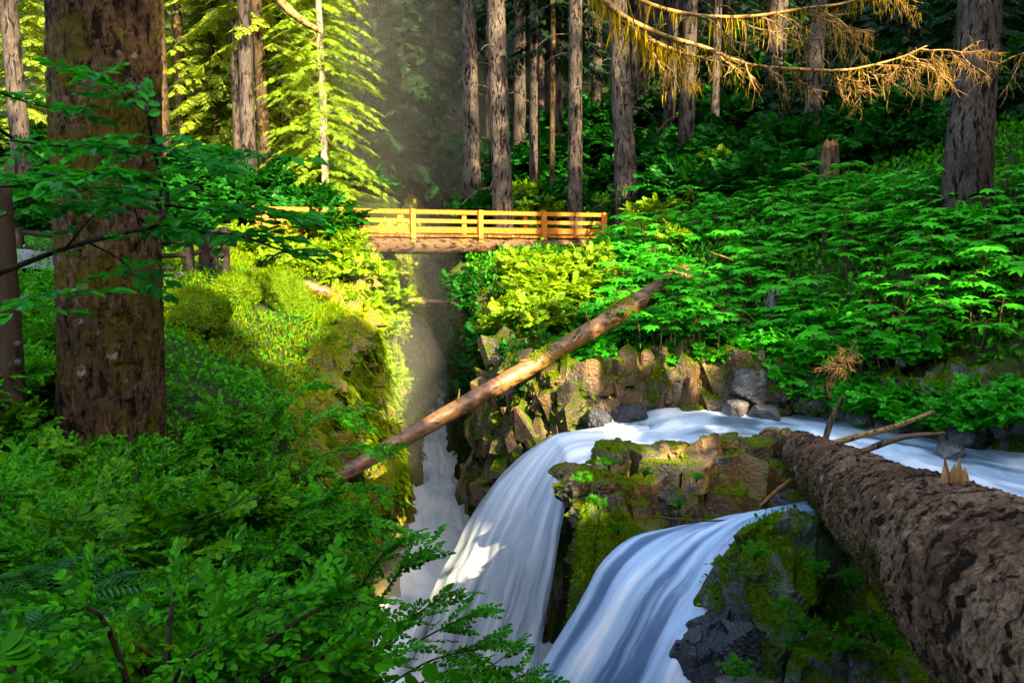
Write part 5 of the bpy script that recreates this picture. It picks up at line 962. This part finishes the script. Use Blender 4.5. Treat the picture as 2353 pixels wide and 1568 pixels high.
for k in range(9):
    px, py = rng.uniform(1500, 2300), rng.uniform(560, 830); x_, y_ = s_club(np.random.default_rng(1000 + k)) or (6, 21); q0 = np.array([x_, y_, hz(x_, y_) + .1]); a_ = rng.uniform(0, 6.28)
    q = np.array([q0, q0 + np.array([.7 * math.cos(a_), .4 * math.sin(a_), .45]), q0 + np.array([1.5 * math.cos(a_), .9 * math.sin(a_), .75])]); o = mk('dead_branch', *tube(q - q0, [.03, .025, .01], 5, 12, .3, k), M['twig']); o.location = q0; tag(o, 'bare dead branch lying among the hillside plants', 'branch', 'dead branches on the right hillside')
p = W(0, 1500, 2.1); root = empty('near_sprig', p, 'large bright leaves poking in at the lower left edge', 'leaves'); f = MB(); T = oval(1, .62, .06)
a = np.array([-.35, .15, .6, 1.2]); stamp(f, [T], np.c_[np.cos(a), np.sin(a) * .4, np.sin(a) * .35 + .1], np.tile([0, -.45, .9], (4, 1)), np.tile([0, 0, 0.], (4, 1)), np.array([.11, .10, .09, .08]), r_); f.build('leaves', M['bush'], root, False)
mk('stem', *tube(np.array([[-.3, 0, -.25], [-.1, 0, -.06], [0, 0, 0]]), [.005, .004, .003], 5, 8), M['stem'], root)

# ------------------------------------------------------------------ moss and ground-cover stuff
def tufts(P, N, n, sz, mat, name, parent, seed, w=.2, cond=None):
    r = np.random.default_rng(seed); i = r.integers(0, len(P), n); p = P[i] + r.normal(size=(n, 3)) * .03; d = norm(N[i] * .5 + np.array([0, 0, .25]) + r.normal(size=(n, 3)) * .5); u = unit(n, r)
    if cond is not None: k = cond(p); p, d, u = p[k], d[k], u[k]
    f = MB(); stamp(f, [kite(1, w)], d, u, p, sz * r.uniform(.5, 1.3, len(p)), r); o = f.build(name, M[mat], None, False); return o
def tuft_on(obj, P, n, sz, mat, seed, w=.2, zmin=None):
    c = np.array(obj.location); N = norm(P - P.mean(0)); o = tufts(P - c, N, n, sz, mat, 'moss', obj, seed, w); o.parent = obj
for k, (o, P, n) in enumerate([(mnd, mndP, 16000), (mn2, mn2P, 5000), (mn3, mn3P, 4000), (mn4, mn4P, 9000)]): tuft_on(o, P, n, .13, 'mossy', 700 + k, .16)
def drape(P, N, n, L, mat, label, seed, cond=None, w=.2):
    r = np.random.default_rng(seed); i = r.integers(0, len(P), n); p = P[i] + N[i] * .03 + r.normal(size=(n, 3)) * .03; d = norm(N[i] * .45 + np.array([0, 0, -.75]) + r.normal(size=(n, 3)) * .2); u = norm(N[i] + r.normal(size=(n, 3)) * .3)
    if cond is not None: k = cond(p); p, d, u = p[k], d[k], u[k]
    f = MB(); stamp(f, [kite(1, w)], d, u, p, L * r.uniform(.4, 1.3, len(p)), r); o = f.build('moss', M[mat], None, False); tag(o, label, 'moss', kind='stuff')
def leafcover(P, N, n, sz, mat, label, seed, cond=None, name='ground_cover'):
    r = np.random.default_rng(seed); i = r.integers(0, len(P), n); p = P[i] + r.normal(size=(n, 3)) * .06
    d = norm(N[i] * .8 + r.normal(size=(n, 3)) * .7); u = norm(np.array([0, 0, 1.]) + N[i] * .5 + r.normal(size=(n, 3)) * .4)
    if cond is not None: k = cond(p); p, d, u = p[k], d[k], u[k]
    f = MB(); stamp(f, [oval(1, .75, .08)], d, u, p, sz * r.uniform(.6, 1.3, len(p)), r); o = f.build(name, M[mat], None, False); tag(o, label, 'ground cover', kind='stuff'); return o
o = tufts(lcP, lcN, 60000, .20, 'mossy', 'moss', None, 710, .16, lambda p: (p[:, 2] > -7.5) & (fbm(p * .9, 3, 3) > -.2)); tag(o, 'yellow-green moss hanging on the sunlit left gorge wall', 'moss', kind='stuff')
CW = np.concatenate([lcP, mn4P, lb1P]); CN = np.concatenate([lcN, norm(mn4P - mn4P.mean(0)), norm(lb1P - lb1P.mean(0))])
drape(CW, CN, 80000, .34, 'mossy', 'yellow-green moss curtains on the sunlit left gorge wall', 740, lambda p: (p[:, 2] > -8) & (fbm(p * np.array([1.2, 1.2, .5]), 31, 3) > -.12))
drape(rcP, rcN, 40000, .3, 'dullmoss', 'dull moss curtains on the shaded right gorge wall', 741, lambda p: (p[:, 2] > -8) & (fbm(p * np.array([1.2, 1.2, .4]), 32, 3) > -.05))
o = tufts(pilP, norm(pilP - pilP.mean(0)), 16000, .07, 'mossy', 'moss', None, 711, .22, lambda p: (p[:, 2] > -8) & (fbm(p * 1.2, 4, 3) > -.15)); tag(o, 'green moss tufts on the rock wall between the falls', 'moss', kind='stuff')
o = tufts(PV, np.tile([-.2, -.7, .5], (len(PV), 1)), 16000, .07, 'mossy', 'moss', None, 712, .25, lambda p: (fbm(p * np.array([1.5, 1.5, .5]), 6, 3) > .08)); tag(o, 'moss patches on the broken brown ledge', 'moss', kind='stuff')
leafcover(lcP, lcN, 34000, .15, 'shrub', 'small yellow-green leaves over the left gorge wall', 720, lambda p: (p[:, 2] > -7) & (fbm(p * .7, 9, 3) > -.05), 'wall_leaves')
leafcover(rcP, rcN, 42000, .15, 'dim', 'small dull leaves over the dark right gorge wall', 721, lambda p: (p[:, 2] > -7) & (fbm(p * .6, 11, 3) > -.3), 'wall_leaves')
leafcover(PV, np.tile([-.2, -.7, .5], (len(PV), 1)), 2600, .07, 'shrub', 'little green sprigs in the cracks of the brown ledge', 722, lambda p: fbm(p * 1.4, 12, 3) > .1, 'rock_leaves')
RK = np.concatenate([pilP, fr1P, fr2P, fr3P]); RKN = np.concatenate([norm(q - q.mean(0)) for q in (pilP, fr1P, fr2P, fr3P)])
leafcover(RK, RKN, 5000, .055, 'bush', 'little bright green plants clinging to the wet mossy rocks', 723, lambda p: fbm(p * 1.6, 13, 3) > .2, 'rock_leaves')
ir = np.random.default_rng(3); o = tufts(islP, np.tile([-.1, -.3, .8], (len(islP), 1)), 9000, .05, 'mossy', 'moss', None, 725, .25, lambda p: (fbm(p * 1.3, 24, 3) > .12) & (p[:, 1] < 14.75)); tag(o, 'moss patches on the rock island between the falls', 'moss', kind='stuff')
o = tufts(RK, RKN, 14000, .05, 'mossy', 'moss', None, 724, .25, lambda p: fbm(p * 1.3, 14, 3) > .02); tag(o, 'short moss on the boulders right of the near chute', 'moss', kind='stuff')
def gcover(n, seed, sampler, sz, mat, label):
    r = np.random.default_rng(seed); xy = sampler(r, n); z = H(xy[:, 0], xy[:, 1]); P = np.c_[xy, z + r.uniform(.02, .28, len(xy))]
    return leafcover(P, np.tile([0, 0, 1.], (len(P), 1)), len(P), sz, mat, label, seed)
def sL(r, n): y = r.uniform(3, 24, n); x = r.uniform(-1, 0, n) * .62 * y; k = x < GL(y); return np.c_[x, y][k]
def sR(r, n):
    y = r.uniform(14, 44, n); x = r.uniform(-.06, .64, n) * y; z = H(x, y); k = (x > GR(y) + .3) & (z > -3.9); return np.c_[x, y][k]
rg = np.random.default_rng(745); yy = rg.uniform(17, 31, 26000); xx = GL(yy) - rg.uniform(.1, 5.5, 26000); PG = np.c_[xx, yy, H(xx, yy) + .12]
o = tufts(PG, np.tile([.2, -.2, .9], (len(PG), 1)), 26000, .16, 'mossy', 'moss', None, 746, .16, lambda p: fbm(p * .6, 41, 3) > -.2); tag(o, 'thick moss carpet on the left rim between the mounds', 'moss', kind='stuff')
gcover(26000, 730, sL, .075, 'bush', 'low ground cover of small leaves over the left bank')
gcover(50000, 731, sR, .15, 'bush', 'low leafy ground cover under the plants on the right hillside')

# ------------------------------------------------------------------ bridge
B0, B1 = W(783, 541, 32.0), W(1385, 546, 36.0); bd = (B1 - B0) / 4; ux = norm(bd * np.array([1, 1, 1])); uy = norm(np.cross([0, 0, 1.], ux)); uz = np.array([0, 0, 1.])
root = empty('footbridge', B0, 'wooden footbridge with three-board railings over the gorge', 'bridge')
s0, s1 = -1.15, 4.06; wd = 1.75; SL = np.linalg.norm(bd)
def bbox(name, s, e, off, z0, z1, th, mat):
    c = ux * (s + e) / 2 * SL + uy * off + uz * (z0 + z1) / 2; V, F = box(c, ux * (e - s) / 2 * SL, uy * th / 2, uz * (z1 - z0) / 2); return mk(name, V, F, M[mat], root, False)
for off in (0, wd):
    for k in range(-1, 5):
        c = ux * k * SL + uy * (off - (.09 if off == 0 else -.09)); V, F = box(c + uz * .40, ux * .085, uy * .075, uz * .60); mk('railing_post', V, F, M['bridge'], root, False)
    for z0, z1, th in ((.83, .98, .06), (.50, .64, .05), (.13, .34, .05)):
        bbox('rail', s0, s1, off + (.02 if off == 0 else -.02), z0, z1, th, 'bridge')
mb = MB(); r_ = np.random.default_rng(5); npl = 72
for k in range(npl):
    s = s0 + (s1 - s0) * (k + .5) / npl; e = r_.uniform(-.05, .06); c = ux * s * SL + uy * (wd / 2 + e * .3) + uz * (.02 + r_.uniform(-.008, .008)); V, F = box(c, ux * (s1 - s0) * SL / npl * .46, uy * (wd / 2 + .12 + e), uz * .04); mb.add(V, F)
mb.build('deck', M['plank'], root, False)
for off in (.12, wd - .12):
    V, Fs = tube(np.array([ux * (s0 - .1) * SL, ux * (s1 + .1) * SL]) + uy * off + uz * -.34, [.34, .29], 20, 60, .10, 4); mk('stringer_log', V, Fs, M['stringer'], root)
for k in range(-1, 4):
    V, F = box(ux * k * SL + uy * (wd / 2) + uz * -.06, ux * .09, uy * (wd / 2 + .22), uz * .035); mk('crossbeam', V, F, M['plank'], root, False)

# ------------------------------------------------------------------ log fence and post on the left
F0 = W(437, 640, 22); root = empty('log_fence', F0, 'dark log rail fence beside the trail behind the massive trunk', 'fence')
posts = [W(518, 610, 23.6), W(492, 617, 23.0), W(470, 628, 22.5), W(437, 640, 22), W(330, 645, 21), W(200, 640, 20.6), W(48, 625, 20.4)]
for p in posts: mk('fence_post', *tube(np.array([p - uz * .3, p + uz * .45, p + uz * 1.02]) - F0, [.12, .12, .115], 14, 12, .05, 3), M['fence'], root)
for a, b in zip(posts[:-1], posts[1:]):
    if a is posts[0] or a is posts[1]: zsr = (.3, .62)
    else: zsr = (.22, .58, .92)
    for z in zsr: mk('fence_rail', *tube(np.array([a + uz * z, b + uz * z]) - F0, [.065, .06], 10, 12, .08, 5), M['fence'], root)
p = W(28, 965, 8.6); tp = W(-8, 420, 8.6); root = empty('timber_post', p, 'thick brown timber post with bolt heads at the far left edge', 'post')
mk('shaft', *tube(np.array([p - uz * .4, p, (p + tp) / 2, tp]) - p, [.15, .145, .14, .13], 14, 20, .05, 6), M['post'], root)
for py in (790, 832):
    q = W(40, py, 8.46); mk('bolt_head', *tube(np.array([q + [0, .03, 0], q, q - [0, .012, 0]]) - p, [.033, .033, .024], 12), M['steel'], root)

# ------------------------------------------------------------------ mist rising in the gorge
def blob(c, size, seed, mat, name, label):
    u = np.linspace(0, 2 * np.pi, 48, endpoint=False); v = np.linspace(-np.pi / 2, np.pi / 2, 25); U, Vv = np.meshgrid(u, v); D = np.stack([np.cos(Vv) * np.cos(U), np.cos(Vv) * np.sin(U), np.sin(Vv)], -1).reshape(-1, 3)
    P = D * (1 + .25 * fbm(D * 1.5, seed, 3))[:, None] * np.array(size) / 2; i = np.arange(24)[:, None] * 48; j = np.arange(48)[None]; k = (j + 1) % 48
    o = mk(name, P, np.stack([i + j, i + k, i + 48 + k, i + 48 + j], -1).reshape(-1, 4), mat); o.location = c; tag(o, label, 'mist', kind='stuff'); return o
MIST = vol_mat('spray_mist', .0035, (1, .97, .90), .1); MIST3 = vol_mat('drifting_mist', .007, (1, .95, .84), .1); MIST2 = vol_mat('plunge_spray', .05, (.95, .98, 1), .1)
blob((-3.7, 36, -5), (6.0, 28, 11), 801, MIST, 'mist', 'pale mist low in the gorge under the bridge')
blob((-5.5, 46, 4), (9, 14, 19), 803, MIST3, 'mist', 'pale mist drifting up behind the bridge in front of the dark trees')
blob(W(935, 960, 25) + np.array([0, 0, .3]), (2.6, 5.5, 5.5), 804, vol_mat('lit_mist', .02, (1, .96, .86), .1), 'mist', 'glowing mist against the sunlit foot of the left gorge wall')
blob((-2.6, 19.5, -9.0), (4.2, 8, 3.6), 802, MIST2, 'spray', 'white spray at the foot of the far waterfall')

# ------------------------------------------------------------------ light, sky, camera
w = bpy.data.worlds.new('World'); S.world = w; w.use_nodes = True; nt = w.node_tree; bg = nt.nodes['Background']
sk = nt.nodes.new('ShaderNodeTexSky'); sk.sky_type = 'NISHITA'; sk.sun_disc = False; sk.sun_elevation = EL; sk.sun_rotation = R(148); sk.air_density = 1; sk.dust_density = 2.5; sk.ozone_density = .4
nt.links.new(sk.outputs[0], bg.inputs[0]); bg.inputs[1].default_value = .15
sl = bpy.data.lights.new('sun', 'SUN'); sl.energy = 5.0; sl.angle = R(.5); sl.color = (1, .80, .48); so = bpy.data.objects.new('sun', sl); COL.objects.link(so)
so.rotation_euler = Vector(tuple(SUN)).to_track_quat('Z', 'Y').to_euler()
cam = bpy.data.cameras.new('camera'); co = bpy.data.objects.new('camera', cam); COL.objects.link(co); S.camera = co
cam.sensor_width = 36; cam.lens = 36 * FPX / 2352.0; cam.clip_end = 500; cam.clip_start = .05; co.location = (0, 0, 0); co.rotation_euler = (R(90) + PITCH, 0, 0)
S.view_settings.view_transform = 'Standard'; S.view_settings.look = 'None'; S.view_settings.exposure = 2.75; S.view_settings.gamma = 1
cy = S.cycles; cy.max_bounces = 7; cy.diffuse_bounces = 3; cy.glossy_bounces = 2; cy.transmission_bounces = 4; cy.transparent_max_bounces = 6; cy.volume_bounces = 1; cy.use_denoising = True; cy.caustics_reflective = False; cy.caustics_refractive = False; cy.sample_clamp_indirect = 6
S.render.use_persistent_data = False
